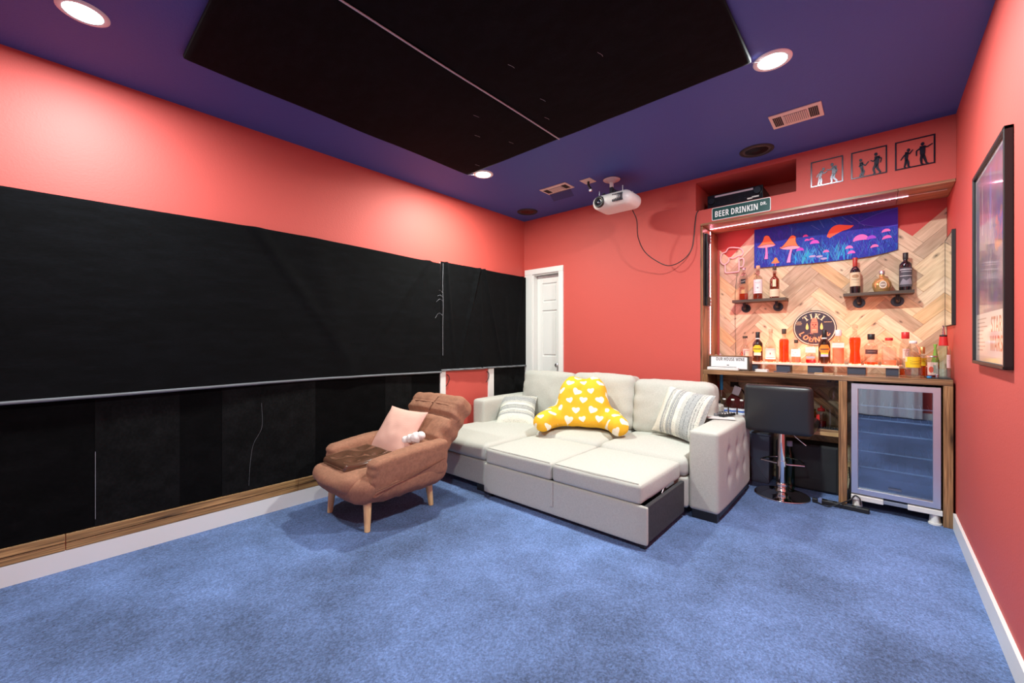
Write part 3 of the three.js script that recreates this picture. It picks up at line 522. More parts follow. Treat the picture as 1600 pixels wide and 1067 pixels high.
{
  const pinkTex = canvasTex(256, 256, (c, w, h) => { c.fillStyle = '#e8b9a8'; c.fillRect(0, 0, w, h); c.strokeStyle = 'rgba(200,140,125,0.55)'; c.lineWidth = 2; for (let y = 0; y < h; y += 6) { c.beginPath(); for (let x = 0; x <= w; x += 8) c.lineTo(x, y + 3 * Math.sin(x / 9)); c.stroke(); } });
  pillow('pink_pillow', 'pale pink ribbed square pillow leaning in the armchair', 0.41, 0.41, 0.13, std(0xffffff, 0.95, { map: pinkTex, bumpMap: pinkTex, bumpScale: 0.003 }), [0.5, 0.53, 2.15], [R(-36), R(10), R(-3)]);
  const f = thing('plush_bone', 'small white plush toy beside the pink pillow', 'plush toy', [0.7, 0.5, 2.15]);
  const blob = (r, x, y, z) => { const s = new THREE.SphereGeometry(r, 20, 14); const p = s.attributes.position; for (let i = 0; i < p.count; i++) { const v = V3(p.getX(i), p.getY(i), p.getZ(i)); v.multiplyScalar(1 + 0.16 * noise.noise(v.x * 60 + x * 90, v.y * 60, v.z * 60)); p.setXYZ(i, v.x, v.y, v.z); } s.translate(x, y, z); return smooth(s); };
  const fm = std(lin(0.82, 0.74, 0.72), 1);
  local('plush_body', merge([blob(0.036, -0.05, -0.005, 0.02), blob(0.036, -0.01, 0.01, 0.005), blob(0.044, 0.035, 0.02, -0.01), blob(0.034, 0.06, 0.035, -0.03)]), fm, f);
  const pad = thing('seat_pad', 'tufted dark brown vinyl pad on the armchair seat', 'seat pad', [0.53, 0.405, 2.49]);
  const tuft = [[-0.095, -0.09], [0.095, -0.09], [0, 0.0], [-0.085, 0.09], [0.085, 0.09]];
  const g = softBox(0.4, 0.045, 0.37, { r: 0.02, seg: 44, puff: [0, 0.006, 0], fn: (v) => { const k = clamp(v.z / 0.185, -1, 1); v.x *= 1 - 0.2 * Math.max(0, k) ** 2; if (v.y > 0) { let q = 0; for (const [x, z] of tuft) { const d = (v.x - x) ** 2 + (v.z - z) ** 2; q += 0.012 * Math.exp(-d / 0.0006) + 0.02 * Math.exp(-d / 0.0035); } v.y += 0.013 * clamp((0.2 - Math.max(Math.abs(v.x), Math.abs(v.z))) / 0.04, 0, 1) - Math.min(q, 0.03); } } });
  g.rotateX(R(5)); local('cushion', g, M.vinyl, pad);
  const pts = []; for (let i = 0; i <= 48; i++) { const a = i / 48 * 2 * PI, c = Math.cos(a), s = Math.sin(a), e = (q) => Math.sign(q) * Math.abs(q) ** 0.45; const z = e(s) * 0.185; pts.push([e(c) * 0.2 * (1 - 0.2 * Math.max(0, z / 0.185) ** 2), -0.005 - z * Math.tan(R(5)), z]); }
  local('piping', tube(pts, 0.006, 120, 6), M.vinyl, pad);
}

// ---------------------------------------------------------------- framed poster on the right wall
{
  const t = thing('framed_poster', 'tall black framed film poster on the right coral wall', 'poster', [W, 1.13, 1.18]);
  const z0 = 0.83, z1 = 1.53, y0 = 1.13, y1 = 2.07, x0 = W - 0.026;
  for (const g of [bx(x0, W, y0, y1, z0, z0 + 0.016, 0.003), bx(x0, W, y0, y1, z1 - 0.016, z1, 0.003), bx(x0, W, y0, y0 + 0.016, z0, z1, 0.003), bx(x0, W, y1 - 0.016, y1, z0, z1, 0.003)]) part('frame_bar', g, M.black, t);
  const tex = canvasTex(512, 690, (c, w, h) => {
    c.fillStyle = '#cfc3bd'; c.fillRect(0, 0, w, h); c.fillStyle = '#6a5c70'; c.fillRect(16, 16, w - 32, h * 0.74);
    for (let i = 0; i < 700; i++) { c.fillStyle = `rgba(${rr(90, 170)},${rr(80, 145)},${rr(100, 170)},0.12)`; c.beginPath(); c.ellipse(16 + rnd() * (w - 32), 16 + rnd() * h * 0.72, rr(8, 50), rr(10, 70), rnd() * 3, 0, 7); c.fill(); }
    c.lineCap = 'round';
    for (let i = 0; i < 60; i++) { c.strokeStyle = `rgba(${rr(200, 250)},${rr(170, 220)},${rr(150, 200)},0.25)`; c.lineWidth = rr(2, 9); const x = w * rr(0.36, 0.6), y = h * rr(0.2, 0.6); c.beginPath(); c.moveTo(x, y); c.lineTo(x + rr(-50, 50), y + rr(30, 110)); c.stroke(); }
    for (let i = 0; i < 60; i++) { c.fillStyle = `rgba(${rr(200, 250)},${rr(90, 140)},${rr(50, 90)},0.3)`; c.beginPath(); c.ellipse(w * rr(0.66, 0.86), h * rr(0.3, 0.46), rr(4, 18), rr(4, 18), 0, 0, 7); c.fill(); }
    c.strokeStyle = 'rgba(250,235,220,0.8)'; c.lineWidth = 5; c.beginPath(); c.moveTo(w * 0.25, h * 0.08); c.lineTo(w * 0.26, h * 0.34); c.stroke();
    c.fillStyle = 'rgba(120,140,220,0.35)'; c.fillRect(w * 0.5, h * 0.05, 30, h * 0.3);
    c.fillStyle = '#e2d3cb'; c.fillRect(16, h * 0.75, w - 32, h * 0.22);
    c.fillStyle = '#a0503e'; c.font = 'bold 70px sans-serif'; c.textAlign = 'center'; c.fillText('STAR', w * 0.7, h * 0.85); c.fillText('WARS', w * 0.7, h * 0.94);
    c.fillStyle = '#9a8a86'; for (let i = 0; i < 9; i++) c.fillRect(34, h * 0.775 + i * 14, rr(90, 190), 4);
  });
  const p = new THREE.PlaneGeometry(z1 - z0 - 0.03, y1 - y0 - 0.03); p.rotateY(-PI / 2); p.translate(W - 0.014, (y0 + y1) / 2, (z0 + z1) / 2);
  part('print', p, phy(0xffffff, 0.3, { map: tex, clearcoat: 1, clearcoatRoughness: 0.06 }), t);
  part('backing', bx(W - 0.013, W - 0.001, y0 + 0.01, y1 - 0.01, z0 + 0.01, z1 - 0.01), M.card, t);
}

// ---------------------------------------------------------------- bar alcove: boards, frame, counter
{
  const t = thing('herringbone_boards', 'pale pine boards in a herringbone pattern at the back of the bar', 'wood wall', [2.91, 0, AZ], undefined, 'structure');
  const L = 0.302, w = 0.088, gap = 0.0006, c45 = Math.SQRT1_2, x0 = AX + 0.022, x1 = W - 0.002, ytop = 2.3;
  const clip = (poly, f) => { const out = []; for (let i = 0; i < poly.length; i++) { const a = poly[i], b = poly[(i + 1) % poly.length], fa = f(a), fb = f(b); if (fa >= 0) out.push(a); if ((fa >= 0) !== (fb >= 0)) { const q = fa / (fa - fb); out.push([a[0] + (b[0] - a[0]) * q, a[1] + (b[1] - a[1]) * q]); } } return out; };
  const ox = 2.295, oy = 0.0;
  for (let i = -6; i < 24; i++) for (let j = -3; j < 6; j++) for (const kind of [0, 1]) {
    const bx0 = i * w + j * L, by0 = i * w - j * L;
    const q = kind ? [L, w - L, L + w, w] : [0, 0, L, w];
    const rect = [[q[0] + gap, q[1] + gap], [q[2] - gap, q[1] + gap], [q[2] - gap, q[3] - gap], [q[0] + gap, q[3] - gap]];
    let poly = rect.map(([a, b]) => { const X = bx0 + a, Y = by0 + b; return [ox - L * c45 * 0 + (X - Y) * c45, oy + (X + Y) * c45]; });
    const cy = poly.reduce((s, p) => s + p[1], 0) / 4, low = Math.min(...poly.map((p) => p[1]));
    if (cy > 2.19 || cy < -0.1) continue;
    poly = clip(clip(clip(clip(poly, (p) => p[0] - x0), (p) => x1 - p[0]), (p) => p[1] - 0.01), (p) => ytop - p[1]);
    if (poly.length < 3) continue;
    let ar = 0; for (let k = 0; k < poly.length; k++) { const a = poly[k], b = poly[(k + 1) % poly.length]; ar += a[0] * b[1] - b[0] * a[1]; } if (ar < 4e-4) continue;
    const g = prism(poly, 0.012 + rr(0, 0.002)), p = g.attributes.position, uv = new Float32Array(p.count * 2), du = rnd() * 3, dv = rnd() * 3;
    for (let k = 0; k < p.count; k++) { const a = p.getX(k), b = p.getY(k), s = (a + b) * c45, d = (b - a) * c45; uv[k * 2] = (kind ? d : s) + du; uv[k * 2 + 1] = (kind ? s : d) + dv; }
    g.setAttribute('uv', new THREE.BufferAttribute(uv, 2)); g.translate(0, 0, AZ);
    part('plank', g, M.pine[[0, 0, 1, 2, 3, 4, 4, 5, 3, 1][Math.floor(rnd() * 10)]], t);
  }
}
const BZ = AZ + 0.014;                           // face of the boards
{
  const t = thing('trim_2', 'brown stained wood lining around the bar alcove', 'trim', [2.9, 0, -0.2], undefined, 'structure');
  part('jamb_board', bxt(2.10, AX, 0.985, 2.29, AZ + 0.002, 0.004, 0.002), M.jamb, t);
  part('jamb_board', bxt(2.10, AX, 0, 0.985, AZ + 0.002, 0.004, 0.002), M.jamb, t);
  part('head_board', bx(2.10, 3.42, 2.295, AY, -0.39, 0.004, 0.002), M.jamb, t);
  part('head_board', bx(3.422, W - 0.002, 2.295, AY, -0.39, 0.004, 0.002), M.jamb, t);
}
{
  const t = thing('bar_counter', 'rustic stained wood bar counter on square posts', 'bar counter', [2.91, 0, -0.2]);
  part('countertop', bx(2.122, W - 0.012, 0.945, 0.985, BZ, 0.004, 0.004), M.stainTop, t);
  part('post', bxt(2.122, 2.16, 0, 0.944, -0.09, 0.002, 0.003), M.stain, t);
  part('post', bxt(3.092, 3.142, 0, 0.944, -0.09, 0.002, 0.003), M.stain, t);
  part('post', bxt(3.642, 3.688, 0, 0.944, -0.09, 0.002, 0.003), M.stain, t);
  part('rail', bx(2.162, 3.09, 0.862, 0.944, -0.33, -0.29, 0.003), M.stain, t);
  part('shelf', bx(2.62, 3.09, 0.508, 0.53, BZ + 0.002, -0.2, 0.002), M.stain, t);
  part('shelf_edge', bx(2.86, 3.09, 0.478, 0.508, -0.226, -0.2, 0.002), M.lightWood, t);
  part('brace', (() => { const g = bxt(-0.03, 0.03, -0.2, 0.2, -0.012, 0.012, 0.002); g.rotateZ(R(48)); g.translate(2.93, 0.75, -0.42); return g; })(), M.stain, t);
}
// light strips
{
  const t = thing('led_strip', 'glowing pink light strip under the alcove header', 'light strip', [2.85, 2.294, -0.165]);
  part('tape', bx(2.135, 3.48, 2.290, 2.2945, -0.17, -0.16), M.ledPink, t);
  part('tape', bx(3.48, 3.675, 2.2915, 2.2945, -0.17, -0.16), M.offwhite, t).userData.label = 'unlit end of the strip';
  for (let i = 0; i < 40; i++) part('diode', bx(2.15 + i * 0.0332, 2.158 + i * 0.0332, 2.288, 2.2905, -0.168, -0.162), M.ledDot, t);
  const a = new THREE.RectAreaLight(lin(...LED_PINK), 48, 1.34, 0.012); a.position.set(2.81, 2.286, -0.165); a.lookAt(2.81, 0, -0.165); scene.add(a);
  const s = thing('led_strip', 'glowing pink light strip down the side of the alcove', 'light strip', [AX, 1.0, -0.22]);
  part('tape', bx(AX, AX + 0.004, 1.12, 2.285, -0.225, -0.215), M.ledPink, s);
  for (let i = 0; i < 35; i++) part('diode', bx(AX + 0.0035, AX + 0.006, 1.13 + i * 0.0332, 1.138 + i * 0.0332, -0.223, -0.217), M.ledDot, s);
  const b = new THREE.RectAreaLight(lin(...LED_PINK), 48, 0.012, 1.16); b.position.set(AX + 0.009, 1.7, -0.22); b.lookAt(5, 1.7, -0.22); scene.add(b);
}
{
  const t = thing('wall_rack', 'slim black wall rack with a chrome rod on the alcove side', 'rack', [AX, 1.57, -0.08]);
  part('backing', bx(AX, AX + 0.008, 1.57, 2.235, -0.165, -0.012, 0.002), M.black, t);
  for (const y of [1.57, 2.15]) part('bracket', bx(AX + 0.006, AX + 0.026, y, y + 0.085, -0.15, -0.05, 0.006), M.black, t);
  part('rod', cyl(0.009, 0.009, 0.5, AX + 0.018, 1.655, -0.125, 16), M.chrome, t);
  part('rod', cyl(0.011, 0.011, 0.5, AX + 0.02, 1.655, -0.06, 16), M.iron, t);
}
// framed mirror on the right wall
{
  const t = thing('framed_mirror', 'black framed mirror on the coral wall inside the alcove', 'mirror', [W, 1.35, -0.22]);
  const z0 = -0.435, z1 = -0.005, y0 = 1.35, y1 = 1.985, x0 = W - 0.02;
  for (const g of [bx(W - 0.014, W, y0, y1, z0, z0 + 0.006), bx(x0, W, y0, y1, z1 - 0.012, z1, 0.002), bx(W - 0.014, W, y0, y0 + 0.006, z0 + 0.006, z1 - 0.012), bx(W - 0.014, W, y1 - 0.006, y1, z0 + 0.006, z1 - 0.012)]) part('frame_bar', g, M.black, t);
  part('mirror_glass', bx(W - 0.013, W - 0.001, y0 + 0.006, y1 - 0.006, z0 + 0.006, z1 - 0.011), std(lin(0.86, 0.87, 0.86), 0.03, { metalness: 1 }), t);
}
// equipment niche and signs above the bar
{
  const t = thing('av_receiver', 'black audio receiver in the niche above the street sign', 'receiver', [2.36, 2.44, -0.3]);
  part('case', bx(2.13, 2.57, 2.452, 2.592, -0.46, -0.14, 0.004), M.black, t);
  part('front_panel', bx(2.125, 2.575, 2.45, 2.594, -0.14, -0.12, 0.004), phy(lin(0.012, 0.012, 0.014), 0.2, {}), t);
  part('display', bx(2.19, 2.5, 2.566, 2.582, -0.1205, -0.1185), std(lin(0.5, 0.42, 0.48), 0.4), t).userData.label = 'pale display strip';
  for (const [x, y] of [[2.165, 2.535], [2.535, 2.55]]) part('dial', (() => { const g = cyl(0.03, 0.027, 0.02, 0, 0, 0, 28); g.rotateX(PI / 2); g.translate(x, y, -0.12); return g; })(), M.darkMetal, t);
  for (let i = 0; i < 12; i++) part('button', bx(2.22 + (i % 6) * 0.042, 2.232 + (i % 6) * 0.042, i < 6 ? 2.53 : 2.508, i < 6 ? 2.534 : 2.512, -0.1205, -0.118), M.darkMetal, t);
  for (const x of [2.17, 2.53]) part('foot', cyl(0.015, 0.015, 0.012, x, 2.44, -0.16, 12), M.black, t);
  for (const [x, y, w] of [[2.49, 2.497, 0.055], [2.455, 2.49, 0.04]]) part('sticker', bx(x, x + w, y, y + 0.012, -0.1205, -0.1185), M.paper, t);
}
{
  const t = thing('street_sign', 'green street sign reading BEER DRINKIN DR above the bar', 'sign', [2.425, 2.32, 0]);
  const rounded = (w, h, r) => { const s = new THREE.Shape(); s.moveTo(-w / 2 + r, -h / 2); s.lineTo(w / 2 - r, -h / 2); s.quadraticCurveTo(w / 2, -h / 2, w / 2, -h / 2 + r); s.lineTo(w / 2, h / 2 - r); s.quadraticCurveTo(w / 2, h / 2, w / 2 - r, h / 2); s.lineTo(-w / 2 + r, h / 2); s.quadraticCurveTo(-w / 2, h / 2, -w / 2, h / 2 - r); s.lineTo(-w / 2, -h / 2 + r); s.quadraticCurveTo(-w / 2, -h / 2, -w / 2 + r, -h / 2); return s; };
  const w = 0.455, h = 0.113, g = new THREE.ExtrudeGeometry(rounded(w, h, 0.014), { depth: 0.003, bevelEnabled: false }); g.translate(2.426, 2.379, 0.002); part('plate', g, M.white, t);
  const f = new THREE.ShapeGeometry(rounded(w - 0.01, h - 0.01, 0.011), 8), p = f.attributes.position, uv = f.attributes.uv; for (let i = 0; i < p.count; i++) uv.setXY(i, p.getX(i) / (w - 0.01) + 0.5, p.getY(i) / (h - 0.01) + 0.5);
  f.translate(2.426, 2.379, 0.0055);
  part('lettering', f, std(0xffffff, 0.35, { map: canvasTex(1024, 240, (c, W2, H2) => { c.fillStyle = '#1d4a47'; c.fillRect(0, 0, W2, H2); c.fillStyle = '#f2f4f2'; c.textBaseline = 'middle'; c.font = 'bold 170px sans-serif'; c.save(); c.translate(40, H2 / 2 + 8); const tw = c.measureText('BEER DRINKIN').width; c.scale(790 / tw, 1); c.fillText('BEER DRINKIN', 0, 0); c.restore(); c.font = 'bold 84px sans-serif'; c.save(); c.translate(858, 88); c.scale(118 / c.measureText('DR.').width, 1); c.fillText('DR.', 0, 0); c.restore(); }) }), t);
}
// three metal dance silhouettes
{
  const limb = (a, b, r0, r1) => { const dx = b[0] - a[0], dy = b[1] - a[1], l = Math.hypot(dx, dy) || 1, nx = -dy / l, ny = dx / l; return [[a[0] + nx * r0, a[1] + ny * r0], [a[0] - nx * r0, a[1] - ny * r0], [b[0] - nx * r1, b[1] - ny * r1], [b[0] + nx * r1, b[1] + ny * r1]]; };
  const fig = (jt, o) => {                        // joints in a 0..1 high figure: head, neck, hip, hands, elbows, knees, feet
    const g = [], add = (poly) => { let ar = 0; poly.forEach((a, i) => { const b = poly[(i + 1) % poly.length]; ar += a[0] * b[1] - b[0] * a[1]; }); g.push(prism(ar < 0 ? poly.slice().reverse() : poly, 0.02)); };
    const hd = []; for (let i = 0; i < 16; i++) hd.push([jt.head[0] + 0.062 * Math.cos(i * PI / 8), jt.head[1] + 0.078 * Math.sin(i * PI / 8)]); add(hd);
    add(limb([jt.neck[0], jt.neck[1] + 0.04], jt.hip, 0.085 * o, 0.075 * o));
    for (const s of [0, 1]) { add(limb(jt.neck, jt.elbow[s], 0.036, 0.028)); add(limb(jt.elbow[s], jt.hand[s], 0.028, 0.02)); add(limb(jt.hip, jt.knee[s], 0.06 * o, 0.045)); add(limb(jt.knee[s], jt.foot[s], 0.045, 0.032)); add(limb(jt.foot[s], [jt.foot[s][0] + jt.face * 0.07, 0.015], 0.03, 0.015)); }
    return merge(g);
  };
  const poses = [
    [{ face: 1, head: [0.14, 0.86], neck: [0.07, 0.74], hip: [-0.02, 0.45], elbow: [[0.16, 0.6], [-0.1, 0.6]], hand: [[0.32, 0.7], [-0.16, 0.45]], knee: [[0.05, 0.24], [-0.05, 0.24]], foot: [[0.02, 0.03], [-0.1, 0.03]] },
      { face: -1, head: [-0.04, 0.92], neck: [0.05, 0.79], hip: [0.04, 0.47], elbow: [[-0.12, 0.66], [0.16, 0.6]], hand: [[-0.26, 0.72], [0.1, 0.45]], knee: [[-0.07, 0.26], [0.02, 0.24]], foot: [[-0.05, 0.03], [0.17, 0.03]] }],
    [{ face: 1, head: [-0.04, 0.88], neck: [-0.02, 0.74], hip: [0.0, 0.45], elbow: [[0.14, 0.55], [-0.1, 0.55]], hand: [[0.28, 0.74], [0.06, 0.66]], knee: [[0.09, 0.24], [0.02, 0.24]], foot: [[0.03, 0.03], [-0.08, 0.03]] },
      { face: -1, head: [0.0, 0.94], neck: [0.05, 0.8], hip: [0.02, 0.47], elbow: [[-0.08, 0.62], [0.2, 0.7]], hand: [[-0.2, 0.7], [0.16, 0.5]], knee: [[-0.09, 0.26], [0.06, 0.25]], foot: [[-0.04, 0.03], [0.17, 0.03]] }],
    [{ face: 1, head: [0.06, 0.86], neck: [0.01, 0.74], hip: [-0.02, 0.45], elbow: [[0.1, 0.66], [-0.14, 0.56]], hand: [[0.22, 0.84], [-0.22, 0.42]], knee: [[0.05, 0.24], [-0.04, 0.24]], foot: [[0.06, 0.03], [-0.09, 0.03]] },
      { face: 1, head: [0.0, 0.93], neck: [0.0, 0.8], hip: [0.0, 0.47], elbow: [[0.16, 0.76], [-0.2, 0.66]], hand: [[0.32, 0.86], [-0.2, 0.44]], knee: [[0.07, 0.25], [-0.05, 0.25]], foot: [[0.13, 0.03], [-0.03, 0.03]] }],
  ];
  [[2.922, 3.12, 'metal dancing couple silhouette in a frame, the one beside the niche'], [3.166, 3.364, 'metal dancing couple silhouette in a frame, the middle of three'], [3.405, 3.604, 'metal dancing couple silhouette in a frame, the one nearest the right wall']].forEach(([x0, x1, l], i) => {
    const y0 = 2.443, y1 = 2.64, t = thing('dance_silhouette', l, 'wall art', [(x0 + x1) / 2, y0, 0], 'metal dance silhouettes'), m = std(lin(0.1, 0.095, 0.11), 0.22, { metalness: 1 });
    for (const g of [bx(x0, x1, y0, y0 + 0.008, 0.001, 0.005), bx(x0, x1, y1 - 0.008, y1, 0.001, 0.005), bx(x0, x0 + 0.008, y0 + 0.008, y1 - 0.008, 0.001, 0.005), bx(x1 - 0.008, x1, y0 + 0.008, y1 - 0.008, 0.001, 0.005)]) part('frame_bar', g, m, t);
    poses[i].forEach((q, k) => { const s = k ? 0.15 : 0.138, g = fig(q, k ? 1.15 : 0.85); g.scale(s, s, 0.15); g.translate(x0 + (k ? 0.138 : 0.06), y0 + 0.007, 0.0015); part('dancer', g, m, t); });
  });
}
// mushroom tapestry
{
  const tex = canvasTex(1400, 480, (c, w, h) => {
    c.fillStyle = '#2238a4'; c.fillRect(0, 0, w, h);
    for (let i = 0; i < 1500; i++) { const x = rnd() * w, y = rnd() * h, k = x > w * 0.62 || x < w * 0.28 ? 1 : 0; c.strokeStyle = k ? `rgba(${rr(50, 100)},${rr(35, 80)},${rr(150, 230)},0.35)` : `rgba(${rr(15, 50)},${rr(70, 150)},${rr(160, 220)},0.32)`; c.lineWidth = rr(2, 7); c.beginPath(); c.moveTo(x, y); c.quadraticCurveTo(x + rr(-30, 30), y - rr(10, 50), x + rr(-50, 50), y - rr(20, 90)); c.stroke(); }
    c.fillStyle = 'rgba(20,80,190,0.55)'; c.beginPath(); c.ellipse(w * 0.5, h * 0.08, w * 0.17, h * 0.28, 0, 0, 7); c.fill();
    for (let i = 0; i < 420; i++) { const x = rnd() * w, y = h * rr(0.62, 1.05); c.strokeStyle = `rgba(${rr(20, 90)},${rr(120, 190)},${rr(190, 240)},0.55)`; c.lineWidth = rr(1.5, 4); c.beginPath(); c.moveTo(x, y); c.quadraticCurveTo(x + rr(-12, 12), y - 30, x + rr(-40, 40), y - rr(40, 110)); c.stroke(); }
    for (let i = 0; i < 60; i++) { const x = w * rr(0.3, 0.72), y = h * rr(0.8, 1.05), a = rr(-1, 1); c.fillStyle = `rgba(${rr(30, 80)},${rr(130, 190)},${rr(190, 235)},0.7)`; c.beginPath(); c.moveTo(x, y); c.quadraticCurveTo(x + a * 30 - 12, y - 60, x + a * 70, y - rr(90, 150)); c.quadraticCurveTo(x + a * 30 + 16, y - 50, x + 8, y); c.fill(); }
    for (let i = 0; i < 130; i++) { const x = rnd() * w, y = h * rr(0.55, 1); c.strokeStyle = `rgba(10,20,90,0.6)`; c.lineWidth = rr(2, 5); c.beginPath(); c.moveTo(x, y); c.lineTo(x + rr(-40, 40), y - rr(20, 80)); c.stroke(); }
    c.strokeStyle = 'rgba(150,170,235,0.6)'; c.lineWidth = 4; for (const [a, b, d, e] of [[0.5, 0.02, 0.53, 0.2], [0.57, 0, 0.62, 0.16], [0.65, 0.02, 0.72, 0.2], [0.71, 0.04, 0.8, 0.3], [0.44, 0.1, 0.5, 0.24], [0.3, 0.1, 0.29, 0.62]]) { c.beginPath(); c.moveTo(w * a, h * b); c.lineTo(w * d, h * e); c.stroke(); }
    c.fillStyle = '#3a2fb4'; c.beginPath(); c.moveTo(w * 0.76, h * 0.22); c.quadraticCurveTo(w * 0.86, h * 0.05, w, h * 0.02); c.lineTo(w, h * 0.42); c.quadraticCurveTo(w * 0.88, h * 0.4, w * 0.76, h * 0.22); c.fill(); c.strokeStyle = '#5b62d8'; c.lineWidth = 4; c.stroke();
    const shroom = (x, y, s, cap, under, stem, lean = 0) => {
      c.save(); c.translate(x * w, y * h); c.scale(s, s); c.lineWidth = 3; c.strokeStyle = 'rgba(40,15,70,0.8)';
      c.fillStyle = stem; c.beginPath(); c.moveTo(-9 + lean, 0); c.quadraticCurveTo(-4, 60, -20, 130); c.lineTo(14, 130); c.quadraticCurveTo(14, 60, 12 + lean, 0); c.closePath(); c.fill(); c.stroke();
      c.fillStyle = under; c.beginPath(); c.ellipse(lean * 0.3, 2, 78, 17, lean * 0.004, 0, 7); c.fill();
      c.fillStyle = cap; c.beginPath(); c.moveTo(-80, 6); c.quadraticCurveTo(-30, -30, -18 + lean, -84); c.quadraticCurveTo(6 + lean, -112, 32 + lean, -80); c.quadraticCurveTo(46, -30, 80, 2); c.quadraticCurveTo(10, -22, -80, 6); c.fill(); c.stroke(); c.restore();
    };
    shroom(0.1, 0.45, 1.3, '#f08a5a', '#e0a8b8', '#d08ad0', -6); shroom(0.275, 0.56, 1.38, '#f08a58', '#e8b0c0', '#d29ad6', 24); shroom(0.17, 0.9, 0.62, '#f09050', '#e08a60', '#9a5ac0');
    c.fillStyle = '#f0704e'; c.beginPath(); c.moveTo(w * 0.55, h * 0.42); c.quadraticCurveTo(w * 0.57, h * 0.16, w * 0.64, h * 0.19); c.quadraticCurveTo(w * 0.7, h * 0.24, w * 0.73, h * 0.25); c.quadraticCurveTo(w * 0.72, h * 0.32, w * 0.66, h * 0.34); c.quadraticCurveTo(w * 0.6, h * 0.4, w * 0.57, h * 0.46); c.closePath(); c.fill();
    const dome = (x, y, r, col) => { c.fillStyle = col; c.beginPath(); r *= 1.35; c.ellipse(x * w, y * h, r, r * 0.95, 0, PI, 2 * PI); c.quadraticCurveTo(x * w, y * h - r * 0.2, x * w - r, y * h); c.fill(); };
    dome(0.775, 0.62, 52, '#f07ac8'); dome(0.84, 0.62, 32, '#9a50d8'); dome(0.7, 0.76, 26, '#ee80c8'); dome(0.715, 0.88, 26, '#e86ac8'); dome(0.93, 0.52, 28, '#e878c0'); dome(0.935, 0.68, 30, '#e070c0'); dome(0.86, 0.82, 26, '#ec7cba');
    dome(0.465, 0.55, 34, '#d860d0'); dome(0.4, 0.36, 20, '#e05ab0'); dome(0.41, 0.46, 18, '#e858b0'); dome(0.445, 0.45, 18, '#f050a8'); dome(0.36, 0.68, 30, '#b848c8'); dome(0.545, 0.78, 22, '#e074b8');
    for (const [x, y] of [[0.45, 0.84], [0.5, 0.86], [0.53, 0.92]]) { c.fillStyle = '#a9a2d0'; c.beginPath(); c.ellipse(x * w, y * h, 34, 12, 0, 0, 7); c.fill(); }
  });
  const at = (u, v) => V3(2.447 + (3.433 - 2.447) * u, 1.93 + (2.29 - 1.93) * v - 0.01 * Math.sin(u * PI) * (1 - v) + (u > 0.75 ? 0.03 * ((u - 0.75) / 0.25) ** 2 * (1 - v) : 0), BZ + 0.012 + 0.006 * Math.sin(u * 17 + v * 3) + 0.004 * noise.noise(u * 8, v * 5, 2) + (1 - v) * 0.004);
  single('tapestry', cloth(at, 60, 20, 0.002, V3(0, 0, 1)), std(0xffffff, 0.85, { map: tex }), 'blue and purple tapestry of glowing mushrooms above the shelves', 'tapestry');
}
// unlit neon mug outline
{
  const t = thing('neon_mug', 'pale neon beer mug outline on the boards', 'neon sign', [2.26, 1.92, BZ]), z = BZ + 0.016, m = std(lin(0.85, 0.62, 0.62), 0.25);
  const put = (n, pts, closed) => part(n, new THREE.TubeGeometry(new THREE.CatmullRomCurve3(pts.map(([x, y]) => V3(x, y, z)), closed), 80, 0.0062, 8, closed), m, t);
  put('foam_tube', [[2.2, 2.115], [2.225, 2.15], [2.26, 2.152], [2.29, 2.145], [2.325, 2.135], [2.352, 2.1], [2.34, 2.065], [2.305, 2.062], [2.27, 2.045], [2.235, 2.055], [2.225, 2.02], [2.19, 1.995], [2.16, 2.02], [2.155, 2.07], [2.175, 2.11]], true);
  put('glass_tube', [[2.195, 1.99], [2.196, 1.95], [2.198, 1.918], [2.205, 1.912], [2.25, 1.911], [2.305, 1.911], [2.316, 1.915], [2.318, 1.96], [2.318, 2.05]], false);
  put('handle_tube', [[2.322, 2.03], [2.35, 2.035], [2.358, 2.02], [2.356, 1.975], [2.345, 1.955], [2.322, 1.955]], false);
  part('cord', tube([[2.3, 1.911, BZ + 0.006], [2.282, 1.7, BZ + 0.004], [2.282, 1.4, BZ + 0.004], [2.29, 1.0, BZ + 0.006]], 0.0015, 40, 5), M.iron, t);
}
